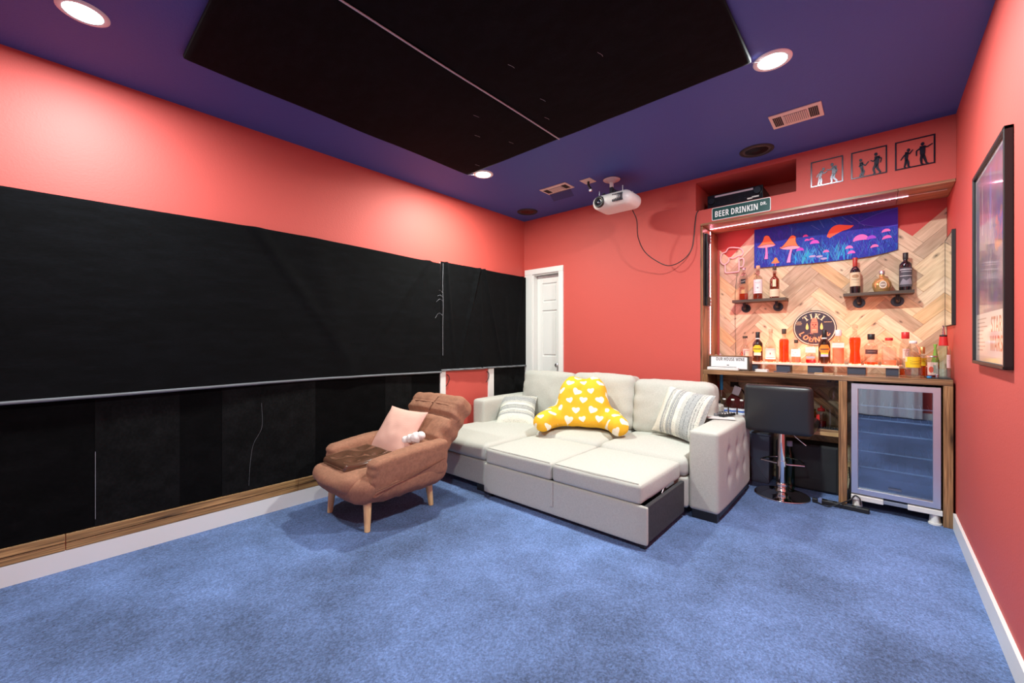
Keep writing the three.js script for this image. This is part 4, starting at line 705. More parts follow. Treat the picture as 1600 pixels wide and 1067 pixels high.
// round lounge sign
{
  const t = thing('lounge_sign', 'round dark sign reading TIKI LOUNGE on the boards', 'sign', [2.903, 1.204, BZ]), cx = 2.903, cy = 1.357, r = 0.153;
  const disc = lathe([[0, 0.012], [r - 0.002, 0.012], [r, 0.01], [r, 0], [0, 0]], 64); disc.rotateX(PI / 2); disc.translate(cx, cy, BZ); part('disc', disc, std(0x2c2a38, 0.5), t);
  const f = new THREE.CircleGeometry(r - 0.001, 64); f.translate(cx, cy, BZ + 0.0128);
  part('print', f, std(0xffffff, 0.5, { map: canvasTex(768, 768, (c, w) => {
    const m = w / 2; c.fillStyle = '#36323f'; c.fillRect(0, 0, w, w); c.strokeStyle = '#f1e3c8'; c.lineWidth = 14; c.beginPath(); c.arc(m, m, m - 22, 0, 7); c.stroke();
    const arc = (s, rad, a0, step, col, font, flip) => { c.fillStyle = col; c.font = font; c.textAlign = 'center'; c.textBaseline = 'middle'; [...s].forEach((ch, i) => { const a = a0 + step * i; c.save(); c.translate(m + Math.cos(a) * rad, m + Math.sin(a) * rad); c.rotate(flip ? a - PI / 2 : a + PI / 2); c.fillText(ch, 0, 0); c.restore(); }); };
    arc('TIKI', 258, -PI / 2 - 0.62, 0.41, '#f3dfb4', 'bold 150px serif', false); arc('LOUNGE', 258, PI / 2 + 1.05, -0.42, '#f0a070', 'bold 150px sans-serif', true);
    c.fillStyle = '#e28a6e'; c.beginPath(); c.moveTo(m - 42, 170); c.lineTo(m + 42, 170); c.lineTo(m + 66, 290); c.lineTo(m + 62, 490); c.lineTo(m - 62, 490); c.lineTo(m - 66, 290); c.closePath(); c.fill();
    c.fillStyle = '#8a4038'; c.fillRect(m - 50, 262, 100, 10); c.fillRect(m - 54, 380, 108, 10); for (const s of [-1, 1]) { c.beginPath(); c.ellipse(m + s * 26, 312, 16, 20, 0, 0, 7); c.fill(); } c.fillRect(m - 36, 410, 72, 34); c.fillStyle = '#f3dfb4'; for (let i = 0; i < 4; i++) c.fillRect(m - 32 + i * 17, 414, 12, 24); c.fillStyle = '#8a4038'; c.fillRect(m - 10, 330, 20, 40);
    for (const s of [-1, 1]) { c.fillStyle = '#f2d67c'; c.beginPath(); c.moveTo(m + s * 128, 270); c.quadraticCurveTo(m + s * 160, 350, m + s * 152, 400); c.quadraticCurveTo(m + s * 128, 440, m + s * 104, 400); c.quadraticCurveTo(m + s * 96, 350, m + s * 128, 270); c.fill(); }
    c.fillStyle = '#e9c98e'; for (const [x, y, q] of [[70, 240, 80], [54, 270, 110], [60, 300, 96], [556, 250, 130]]) for (let i = 0; i < q; i += 14) c.fillRect(x + i, y + (i % 3), 9, 12);
  }) }), t);
}
// pipe shelves
function pipeShelf(x0, x1, label, px) {
  const t = thing('pipe_shelf', label, 'shelf', [(x0 + x1) / 2, 1.55, -0.38], 'dark pipe shelves'), y0 = 1.602, y1 = 1.627;
  part('board', bx(x0, x1, y0, y1, BZ + 0.002, -0.3, 0.002), M.shelfWood, t);
  for (const x of px) {
    const b = part('pipe_bracket', tube([[x, 1.555, BZ + 0.004], [x, 1.555, BZ + 0.06], [x, 1.56, BZ + 0.075], [x, 1.575, BZ + 0.08], [x, 1.602, BZ + 0.08]], 0.0125, 24, 12), M.iron, t);
    part('flange', (() => { const g = cyl(0.04, 0.038, 0.008, 0, 0, 0, 28); g.rotateX(PI / 2); g.translate(x, 1.555, BZ + 0.001); return g; })(), M.darkMetal, b);
    part('coupling', (() => { const g = cyl(0.02, 0.02, 0.02, 0, 0, 0, 16); g.rotateX(PI / 2); g.translate(x, 1.555, BZ + 0.012); return g; })(), M.iron, b);
  }
}
pipeShelf(2.29, 2.715, 'dark pipe shelf below the left end of the tapestry, near the neon mug', [2.375, 2.635]);
pipeShelf(3.105, 3.52, 'dark pipe shelf near the mirror with a red-capped wine bottle', [3.2, 3.43]);

// ---------------------------------------------------------------- bottles
const liquidMat = (c) => phy(lin(...c), 0.06, { transmission: 0.94, thickness: 0, ior: 1.33 });
const labelTex = {};
function labelPrint(key, bg, draw) { return labelTex[key] ??= canvasTex(192, 192, (c, w, h) => { c.fillStyle = bg; c.fillRect(0, 0, w, h); draw(c, w, h); }); }
const lines = (c, w, h, col, ys) => { c.fillStyle = col; for (const [y, a, b, t] of ys) c.fillRect(w * a, h * y, w * (b - a), t); };
function bottle(label, x, z, y, r, h, o) {
  const t = thing('bottle', label, 'bottle', [x, y, z], o.group), sq = o.square;
  const nr = o.neck ?? 0.014, sh = o.shoulder ?? 0.62, nk = o.neckAt ?? 0.74, capH = o.capH ?? 0.03, top = h - capH;
  const prof = o.profile ? o.profile.map(([a, b]) => [a * r, b * h]) : [[0, 0], [r * 0.92, 0], [r, 0.006], [r, h * sh], [r * 0.93, h * (sh + (nk - sh) * 0.35)], [nr * 1.6, h * (sh + (nk - sh) * 0.8)], [nr, h * nk], [nr * 0.97, top]];
  const shape = (g) => { if (!sq) return g; const p = g.attributes.position; for (let i = 0; i < p.count; i++) { const X = p.getX(i), Z = p.getZ(i), q = Math.hypot(X, Z), a = Math.atan2(Z, X); if (q > nr * 1.5) { const m = Math.max(Math.abs(Math.cos(a)), Math.abs(Math.sin(a))), k = q / Math.pow(m, 0.8); p.setXYZ(i, Math.cos(a) * k, p.getY(i), Math.sin(a) * k * (o.flat ?? 0.75)); } } return smooth(g); };
  local('glass_body', shape(lathe(prof, 40)), o.glass ?? M.clear, t);
  if (o.liquid) {
    const lh = h * o.fill, lp = prof.filter(([a, b]) => b < lh).map(([a, b]) => [Math.max(a - 0.0025, 0), Math.max(b, 0.004)]); const last = prof.find(([a, b]) => b >= lh), pv = prof[prof.indexOf(last) - 1], q = (lh - pv[1]) / (last[1] - pv[1] || 1), er = Math.max(pv[0] + (last[0] - pv[0]) * q - 0.0025, 0.003);
    local('liquid', shape(lathe([...lp, [er, lh], [0, lh]], 36)), o.liquid, t);
  }
  for (const [map, y0, y1, span, turn = 0, k = 1.012] of o.labels ?? []) {
    const m = map.isMaterial ? map : std(0xffffff, 0.6, { map });
    let g; if (sq) { const wd = r * 2 * Math.min(span * 0.55, 0.98); g = new THREE.PlaneGeometry(wd, h * (y1 - y0), 6, 1); g.translate(0, h * (y0 + y1) / 2, r * (o.flat ?? 0.75) * 1.03 + 0.0006); }
    else { g = new THREE.CylinderGeometry(r * k, r * k, h * (y1 - y0), 28, 1, true, -span / 2, span); g.translate(0, h * (y0 + y1) / 2, 0); }
    g.rotateY(turn + (sq ? 0 : R(6))); local('label', g, m, t);
  }
  if (o.cap) local('cap', lathe([[0, h], [o.capR ?? nr * 1.15, h - 0.001], [o.capR ?? nr * 1.15, top - (o.sleeve ?? 0)], [nr * 0.6, top - (o.sleeve ?? 0)]], 24), o.cap, t);
  if (o.ring) local('neck_ring', lathe([[nr * 1.18, h * o.ring], [nr * 1.2, h * o.ring + 0.01], [nr * 0.9, h * o.ring + 0.01]], 20), M.paper, t);
  if (o.stopper) { const s = new THREE.SphereGeometry(o.stopper, 18, 12); s.scale(1, 1.15, 1); s.translate(0, h - o.stopper, 0); local('stopper', s, M.clear, t); }
  return t;
}
const amber = liquidMat([0.85, 0.26, 0.06]), orange = liquidMat([0.96, 0.32, 0.1]), redLiq = liquidMat([0.85, 0.06, 0.05]), peach = liquidMat([0.97, 0.62, 0.48]), water = liquidMat([0.93, 0.95, 0.97]);
const G1 = 'bottles on the shelf by the neon mug', G2 = 'bottles on the shelf by the mirror', G3 = 'liquor bottles on the lit riser', G4 = 'bottles at the end of the counter';
const SY = 1.6275, SZ = -0.378;
bottle('square clear whisky bottle with slanted black label on the pipe shelf', 2.373, SZ, SY, 0.036, 0.306, { group: G1, neck: 0.013, capH: 0.022, square: true, flat: 0.9, sh: 0.7, shoulder: 0.7, neckAt: 0.82, liquid: amber, fill: 0.2, cap: M.steel, labels: [[labelPrint('slant', '#1a1a1e', (c, w, h) => { c.save(); c.translate(w / 2, h / 2); c.rotate(-0.25); c.fillStyle = '#d9d4c8'; c.font = 'bold 42px serif'; c.textAlign = 'center'; c.fillText('WALKER', 0, 12); c.restore(); }), 0.5, 0.64, 1.0], [std(lin(0.55, 0.4, 0.16), 0.5), 0.2, 0.32, 0.7]] });
bottle('clear bottle with large white label and cork on the pipe shelf', 2.489, SZ, SY, 0.037, 0.312, { group: G1, neck: 0.014, capH: 0.035, shoulder: 0.6, neckAt: 0.72, liquid: amber, fill: 0.17, cap: M.cork, labels: [[labelPrint('white1', '#ece6e2', (c, w, h) => lines(c, w, h, '#8d8590', [[0.2, 0.25, 0.75, 5], [0.3, 0.35, 0.65, 3], [0.55, 0.44, 0.56, 18], [0.85, 0.2, 0.8, 3]])), 0.17, 0.58, 2.4]] });
bottle('amber whisky bottle with cream label on the pipe shelf', 2.619, SZ, SY, 0.038, 0.29, { group: G1, neck: 0.013, capH: 0.035, shoulder: 0.55, neckAt: 0.7, glass: M.clear, liquid: liquidMat([0.62, 0.24, 0.05]), fill: 0.78, cap: M.shelfWood, capR: 0.016, labels: [[labelPrint('cream', '#e6d6b4', (c, w, h) => lines(c, w, h, '#8a7350', [[0.3, 0.2, 0.8, 4], [0.5, 0.15, 0.85, 3], [0.66, 0.15, 0.85, 3]])), 0.05, 0.28, 2.6], [std(lin(0.8, 0.66, 0.42), 0.5), 0.36, 0.58, 0.7]] });
bottle('dark wine bottle with red capsule and cream label on the pipe shelf', 3.177, SZ, SY, 0.034, 0.292, { group: G2, neck: 0.0135, capH: 0.012, sleeve: 0.06, shoulder: 0.6, neckAt: 0.74, glass: M.blackGlass, cap: std(lin(0.4, 0.03, 0.02), 0.4), capR: 0.0155, labels: [[labelPrint('wine', '#d8c8a4', (c, w, h) => { lines(c, w, h, '#6e5a44', [[0.5, 0.2, 0.8, 6], [0.62, 0.3, 0.7, 3], [0.75, 0.25, 0.75, 3]]); c.fillStyle = '#a98a66'; c.beginPath(); c.ellipse(w / 2, h * 0.28, 50, 26, 0, 0, 7); c.fill(); }), 0.2, 0.58, 2.6]] });
bottle('squat round gold flask with medallion label on the pipe shelf', 3.339, SZ, SY, 0.058, 0.168, { group: G2, neck: 0.016, capH: 0.03, glass: std(lin(0.62, 0.42, 0.16), 0.25, { metalness: 0.6 }), profile: [[0, 0], [0.72, 0], [0.8, 0.03], [1, 0.26], [0.98, 0.42], [0.7, 0.6], [0.32, 0.66], [0.26, 0.82]], cap: M.steel, capR: 0.018, labels: [[labelPrint('round', '#b28a44', (c, w, h) => { c.fillStyle = '#e9e2d2'; c.beginPath(); c.arc(w / 2, h / 2, 90, 0, 7); c.fill(); c.fillStyle = '#9a8a78'; c.beginPath(); c.arc(w / 2, h / 2, 72, 0, 7); c.fill(); c.fillStyle = '#e9e2d2'; c.fillRect(40, 84, 112, 20); }), 0.14, 0.5, 0.8, 0, 1.02]] });
bottle('tall black whisky bottle with grey label on the pipe shelf', 3.473, SZ, SY, 0.037, 0.29, { group: G2, neck: 0.0135, capH: 0.05, shoulder: 0.66, neckAt: 0.78, glass: M.blackGlass, cap: M.black, capR: 0.016, labels: [[labelPrint('greyl', '#4a4850', (c, w, h) => { lines(c, w, h, '#c9c6cc', [[0.08, 0.1, 0.9, 8], [0.2, 0.2, 0.8, 5], [0.42, 0.1, 0.9, 6]]); c.fillStyle = '#8b8892'; c.beginPath(); c.moveTo(10, 170); c.lineTo(60, 110); c.lineTo(96, 132); c.lineTo(140, 104); c.lineTo(184, 170); c.fill(); }), 0.1, 0.6, 2.8]] });

// lit riser and its bottles
const RY = 1.056, RZ = -0.26;
{
  const t = thing('bottle_riser', 'glowing acrylic riser board carrying the liquor bottles', 'riser', [2.92, 1.0, -0.27]);
  part('lit_panel', bx(2.385, 3.432, RY - 0.014, RY - 0.001, -0.345, -0.185, 0.002), new THREE.MeshStandardMaterial({ color: lin(0.8, 0.5, 0.45), roughness: 0.4, emissive: lin(1.0, 0.5, 0.36), emissiveIntensity: 0.5 }), t).userData.label = 'glowing peach panel';
  for (const [x0, x1] of [[2.44, 2.52], [2.66, 2.76], [2.88, 2.98], [3.135, 3.245], [3.36, 3.43]]) part('support_block', bx(x0, x1, 0.985, RY - 0.014, -0.33, -0.2, 0.003), M.slate, t);
  const a = new THREE.RectAreaLight(lin(...RISER_GLOW), 16, 1.04, 0.15); a.position.set(2.908, RY + 0.002, -0.265); a.lookAt(2.908, 5, -0.265); scene.add(a);
}
const lb = {
  pink: labelPrint('pinkl', '#ecc0b4', (c, w, h) => lines(c, w, h, '#b0706a', [[0.15, 0.15, 0.85, 10], [0.35, 0.3, 0.7, 4]])),
  white2: labelPrint('white2', '#f0dcd6', (c, w, h) => lines(c, w, h, '#b05a5a', [[0.12, 0.1, 0.9, 4], [0.4, 0.46, 0.54, 30], [0.82, 0.1, 0.9, 7]])),
  oct: labelPrint('oct', '#2a1408', (c, w, h) => { c.fillStyle = '#f0c92e'; c.beginPath(); for (let i = 0; i < 8; i++) c.lineTo(w / 2 + 92 * Math.cos((i + 0.5) * PI / 4), h * 0.38 + 70 * Math.sin((i + 0.5) * PI / 4)); c.fill(); lines(c, w, h, '#3a3526', [[0.34, 0.12, 0.88, 14]]); c.fillStyle = '#e8e2cc'; c.fillRect(30, 132, 132, 50); }),
  hex: labelPrint('hex', '#2a1408', (c, w, h) => { c.fillStyle = '#ef8a2c'; c.beginPath(); for (let i = 0; i < 6; i++) c.lineTo(w / 2 + 96 * Math.cos(i * PI / 3), h * 0.38 + 76 * Math.sin(i * PI / 3)); c.fill(); lines(c, w, h, '#2c2a34', [[0.34, 0.16, 0.86, 16]]); c.fillStyle = '#f0d44a'; c.fillRect(40, 128, 112, 20); c.fillStyle = '#aab6d8'; c.fillRect(40, 148, 112, 34); }),
  plainw: labelPrint('plainw', '#f2e2dc', (c, w, h) => lines(c, w, h, '#c49a94', [[0.45, 0.15, 0.85, 5], [0.6, 0.3, 0.7, 3]])),
  dark: labelPrint('darkb', '#4a3336', (c, w, h) => lines(c, w, h, '#9a8078', [[0.4, 0.2, 0.8, 16]])),
  dots: labelPrint('dots', '#f3e4de', (c, w, h) => { c.fillStyle = '#5a4a4a'; for (const [x, y] of [[30, 70], [40, 130], [90, 90], [130, 150], [60, 150]]) { c.beginPath(); c.arc(x, y, 7, 0, 7); c.fill(); } }),
  yellow: labelPrint('yellow', '#f2c722', (c, w, h) => { c.strokeStyle = '#7a5a18'; c.lineWidth = 5; for (const y of [70, 104, 126]) { c.beginPath(); c.moveTo(60, y); c.quadraticCurveTo(110, y + 22, 176, y - 14); c.stroke(); } c.fillStyle = '#e8dca0'; c.fillRect(0, 0, 34, 90); }),
  cherry: labelPrint('cherry', '#f2cabc', (c, w, h) => { c.fillStyle = '#e2583e'; c.beginPath(); c.arc(70, 110, 46, 0, 7); c.fill(); c.fillStyle = '#9aa294'; c.fillRect(110, 40, 56, 120); }),
};
const B = (label, x, r, h, o) => bottle(label, x, RZ, RY, r, h, { group: G3, ...o });
B('small clear bottle with dark stopper, first on the riser by the crate', 2.408, 0.037, 0.235, { neck: 0.016, capH: 0.022, shoulder: 0.45, neckAt: 0.68, liquid: peach, fill: 0.4, cap: M.shelfWood, capR: 0.02, labels: [[lb.pink, 0.15, 0.5, 1.6, 0.5]] });
B('dark brown bottle with yellow octagonal label on the riser', 2.509, 0.04, 0.27, { neck: 0.015, capH: 0.06, shoulder: 0.58, neckAt: 0.74, glass: M.brownGlass, cap: M.black, ring: 0.76, labels: [[lb.oct, 0.2, 0.58, 2.2]] });
B('tall clear bottle with corked neck and white label on the riser', 2.608, 0.041, 0.294, { neck: 0.0135, capH: 0.035, shoulder: 0.42, neckAt: 0.72, liquid: peach, fill: 0.42, cap: M.cork, labels: [[lb.white2, 0.1, 0.42, 2.3]] });
B('tall bright orange liqueur bottle with dark cap on the riser', 2.708, 0.037, 0.294, { neck: 0.0135, capH: 0.045, shoulder: 0.64, neckAt: 0.74, liquid: orange, fill: 0.7, cap: M.shelfWood, capR: 0.017, labels: [] });
B('short square clear bottle with speckled white label on the riser', 2.795, 0.034, 0.2, { neck: 0.013, capH: 0.03, shoulder: 0.6, neckAt: 0.7, square: true, liquid: peach, fill: 0.35, cap: M.shelfWood, capR: 0.015, labels: [[lb.dots, 0.28, 0.6, 1.8]] });
B('square clear bottle with red liquid and glass stopper on the riser', 2.897, 0.036, 0.255, { neck: 0.016, capH: 0.06, shoulder: 0.52, neckAt: 0.6, square: true, liquid: redLiq, fill: 0.13, stopper: 0.026, labels: [[lb.plainw, 0.36, 0.54, 1.8], [M.steel, 0.17, 0.24, 1.5]] });
B('dark brown bottle with orange hexagonal label on the riser', 2.987, 0.04, 0.278, { neck: 0.015, capH: 0.06, shoulder: 0.58, neckAt: 0.74, glass: M.brownGlass, cap: M.black, ring: 0.74, labels: [[lb.hex, 0.2, 0.58, 2.2]] });
B('square clear bottle with white cap and white band on the riser', 3.077, 0.039, 0.278, { neck: 0.02, capH: 0.05, shoulder: 0.62, neckAt: 0.68, square: true, liquid: peach, fill: 0.5, cap: M.plastic, capR: 0.022, labels: [[lb.plainw, 0.48, 0.62, 1.9]] });
B('curvy amber orange bottle with clear stopper on the riser', 3.18, 0.038, 0.318, { neck: 0.014, capH: 0.05, profile: [[0, 0], [0.9, 0], [1, 0.03], [0.95, 0.15], [0.82, 0.34], [0.95, 0.5], [1, 0.62], [0.85, 0.7], [0.4, 0.76], [0.36, 0.86]], liquid: orange, fill: 0.68, stopper: 0.02 });
B('clear bottle with black cap and dark band label on the riser', 3.276, 0.042, 0.243, { neck: 0.018, capH: 0.045, shoulder: 0.6, neckAt: 0.72, liquid: orange, fill: 0.1, cap: M.black, capR: 0.022, labels: [[lb.dark, 0.36, 0.5, 2.0]] });
B('wide clear decanter bottle with red cap at the riser end', 3.378, 0.043, 0.213, { neck: 0.02, capH: 0.022, shoulder: 0.62, neckAt: 0.72, square: true, flat: 0.7, liquid: peach, fill: 0.2, cap: M.redPlastic, capR: 0.023 });
const C = (label, x, z, r, h, o) => bottle(label, x, z, 0.9855, r, h, { group: G4, ...o });
C('tall clear bottle with wide red cap behind the yellow-labelled jug', 3.468, -0.26, 0.033, 0.325, { neck: 0.018, capH: 0.05, shoulder: 0.6, neckAt: 0.78, liquid: orange, fill: 0.16, cap: M.redPlastic, capR: 0.022, labels: [[lb.pink, 0.4, 0.62, 1.2]] });
C('clear plastic jug with yellow label and white cap on the counter', 3.503, -0.13, 0.043, 0.26, { neck: 0.019, capH: 0.02, profile: [[0, 0], [0.8, 0], [1, 0.08], [1, 0.2], [0.94, 0.26], [0.94, 0.56], [1, 0.64], [0.86, 0.78], [0.46, 0.9], [0.42, 0.93]], liquid: water, fill: 0.3, cap: M.paper, capR: 0.021, labels: [[lb.yellow, 0.27, 0.56, 3.0, 0, 0.96]] });
C('small amber bottle with gold cap and yellow label on the counter', 3.558, -0.27, 0.023, 0.215, { neck: 0.012, capH: 0.05, shoulder: 0.62, neckAt: 0.74, liquid: amber, fill: 0.6, cap: M.gold, capR: 0.0145, labels: [[lb.yellow, 0.36, 0.62, 2.6]] });
C('red cherry jar with fruit label on the bar mat', 3.602, -0.18, 0.033, 0.155, { neck: 0.024, capH: 0.012, shoulder: 0.66, neckAt: 0.82, square: true, flat: 0.9, liquid: redLiq, fill: 0.58, cap: M.steel, capR: 0.027, labels: [[lb.cherry, 0.12, 0.7, 1.4]] });
{
  const t = C('large clear bottle with red neck label and metal pourer on the bar mat', 3.65, -0.1, 0.037, 0.3, { neck: 0.015, capH: 0.012, shoulder: 0.6, neckAt: 0.8, glass: glassMat([0.8, 0.93, 0.92]), liquid: water, fill: 0.22, cap: M.black, capR: 0.019, labels: [[lb.plainw, 0.25, 0.55, 0.9, 0.7]] });
  local('neck_label', lathe([[0.0185, 0.288], [0.024, 0.225]], 24), M.redPlastic, t); local('pourer', lathe([[0, 0.365], [0.004, 0.365], [0.005, 0.345], [0.009, 0.3], [0, 0.3]], 16), M.chrome, t);
  single('squeeze_bottle', merge([lathe([[0, 0], [0.02, 0], [0.021, 0.11], [0.012, 0.16], [0.006, 0.21], [0.012, 0.235], [0, 0.235]], 20)]).translate(3.625, 0.9855, -0.28), std(lin(0.2, 0.42, 0.06), 0.35), 'green squeeze bottle behind the red-necked bottle', 'bottle');
}
single('bar_mat', bx(3.565, 3.686, 0.9852, 0.9905, -0.24, -0.02, 0.002), M.rubber, 'black rubber bar mat at the counter end by the wall', 'bar mat');
single('screw_top', cyl(0.012, 0.013, 0.012, 3.58, 0.9905, -0.06, 20), M.blue, 'small blue bottle cap on the bar mat', 'bottle cap');
single('jigger', lathe([[0, 0], [0.012, 0], [0.006, 0.012], [0.013, 0.026], [0.012, 0.026], [0.004, 0.013], [0, 0.013]], 18).translate(3.615, 0.991, -0.04), M.steel, 'tiny steel jigger beside the blue cap', 'jigger');

// house wine crate and small things on the counter
{
  const t = thing('wine_crate', 'wooden crate with white front reading OUR HOUSE WINE', 'crate', [2.32, 0.985, -0.1]);
  const x0 = 2.16, x1 = 2.485, y0 = 0.986, y1 = 1.108;
  part('end_board', bxt(x0, x0 + 0.016, y0, y1, -0.17, -0.05, 0.002), M.shelfWood, t); part('end_board', bxt(x1 - 0.016, x1, y0, y1, -0.17, -0.05, 0.002), M.shelfWood, t);
  part('bottom_board', bx(x0 + 0.016, x1 - 0.016, y0, y0 + 0.012, -0.17, -0.05), M.shelfWood, t); part('back_board', bx(x0 + 0.016, x1 - 0.016, y0 + 0.012, y1, -0.17, -0.158), M.shelfWood, t);
  part('top_rail', bx(x0, x1, y1, y1 + 0.008, -0.062, -0.044, 0.002), M.stain, t);
  const f = bx(x0 + 0.016, x1 - 0.016, y0 + 0.012, y1, -0.064, -0.052); part('front_board', f, M.paper, t);
  const p = new THREE.PlaneGeometry(x1 - x0 - 0.036, y1 - y0 - 0.016); p.translate((x0 + x1) / 2, (y0 + y1) / 2 + 0.005, -0.0512);
  part('lettering', p, std(0xffffff, 0.6, { map: canvasTex(768, 280, (c, w, h) => { c.fillStyle = '#efecec'; c.fillRect(0, 0, w, h); c.fillStyle = '#1c1c20'; c.font = 'bold 92px sans-serif'; c.textAlign = 'center'; c.save(); c.translate(w / 2 + 30, 96); c.scale(620 / c.measureText('OUR HOUSE WINE').width, 1.15); c.fillText('OUR HOUSE WINE', 0, 0); c.restore(); c.fillRect(w * 0.45, 190, 46, 16); }) }), t);
  const w = thing('serving_tray', 'white tray with grey slot leaning before the wine crate', 'tray', [2.29, 0.985, -0.02]);
  part('tray_body', bx(2.155, 2.41, 0.9855, 1.012, -0.046, -0.004, 0.006), M.plastic, w); part('slot', bx(2.18, 2.39, 1.012, 1.016, -0.04, -0.014, 0.002), std(lin(0.12, 0.1, 0.1), 0.5), w);
  single('marker_pen', cyl(0.006, 0.0055, 0.16, 2.435, 0.998, -0.11, 14), M.steel, 'upright grey marker pen in the wine crate', 'pen');
  single('taper_candle', cyl(0.009, 0.008, 0.13, 2.235, 0.998, -0.12, 14), std(lin(0.75, 0.45, 0.48), 0.5), 'short pink taper candle in the wine crate', 'candle');
  single('corkscrew', merge([cyl(0.012, 0.012, 0.02, 2.2, 1.1, -0.12, 14), cyl(0.009, 0.009, 0.102, 2.2, 0.998, -0.12, 12)]), M.cork, 'pale corked vial beside the pink candle', 'vial');
}
single('napkin_stack', merge([bx(2.53, 2.62, 0.9852, 0.99, -0.13, -0.04), bx(2.535, 2.617, 0.99, 0.996, -0.125, -0.045), bx(2.53, 2.618, 0.996, 1.002, -0.128, -0.042)]), M.paper, 'small stack of white napkins before the riser', 'napkins');
single('slate_coaster', bx(2.66, 2.76, 0.9852, 0.99, -0.15, -0.07, 0.002), M.slate, 'dark slate coaster on the counter beside the napkins', 'coaster');
single('notepad', merge([bx(2.94, 3.06, 0.9852, 0.993, -0.1, -0.03, 0.001)]), M.card, 'thin tan notepad lying near the counter edge', 'notepad');

// ---------------------------------------------------------------- bar stool
{
  const t = thing('bar_stool', 'black leather bar stool with chrome column and round base', 'stool', [2.733, 0, 0.03]);
  local('base', lathe([[0, 0], [0.19, 0], [0.193, 0.005], [0.188, 0.01], [0.1, 0.02], [0.05, 0.032], [0.036, 0.05], [0.034, 0.075], [0, 0.075]], 64), M.chrome, t);
  local('collar', lathe([[0.024, 0.06], [0.038, 0.065], [0.04, 0.085], [0.036, 0.1], [0.026, 0.104]], 32), M.chrome, t);
  local('column', lathe([[0.0245, 0.09], [0.0245, 0.26], [0.029, 0.262], [0.029, 0.53], [0, 0.53]], 32), M.chrome, t);
  const fr = []; for (let i = 0; i <= 28; i++) { const a = PI * (i / 28); fr.push([Math.cos(a) * 0.15, 0.255 - 0.035 * Math.sin(a) * 0, -0.03 - Math.sin(a) * 0.2]); }
  local('footrest', merge([tube(fr, 0.0075, 60, 10), tube([[-0.15, 0.255, -0.03], [0, 0.252, -0.0], [0.15, 0.255, -0.03]], 0.0075, 20, 10), cyl(0.034, 0.034, 0.045, 0, 0.235, 0, 24)]), M.chrome, t);
  local('lever', tube([[0.02, 0.52, 0.01], [0.08, 0.505, 0.02], [0.1, 0.485, 0.025], [0.165, 0.43, 0.03]], 0.0042, 20, 8), M.chrome, t);
  local('seat_plate', bx(-0.09, 0.09, 0.515, 0.532, -0.09, 0.09, 0.004), M.iron, t);
  const seat = softBox(0.45, 0.085, 0.44, { r: 0.035, seg: 20, puff: [0.004, 0.012, 0.006], wrinkle: 0.002 }); seat.translate(0, 0.572, -0.06); local('seat', seat, M.leather, t);
  const back = softBox(0.45, 0.37, 0.07, { r: 0.03, seg: 28, puff: [0.004, 0.004, 0.008], fn: (v) => { v.z -= 0.22 * v.x * v.x; v.z += 0.1 * (v.y < 0 ? v.y * v.y : 0.3 * v.y * v.y); } });
  back.rotateX(R(5)); back.translate(0, 0.715, 0.19); local('backrest', back, M.leather, t);
}
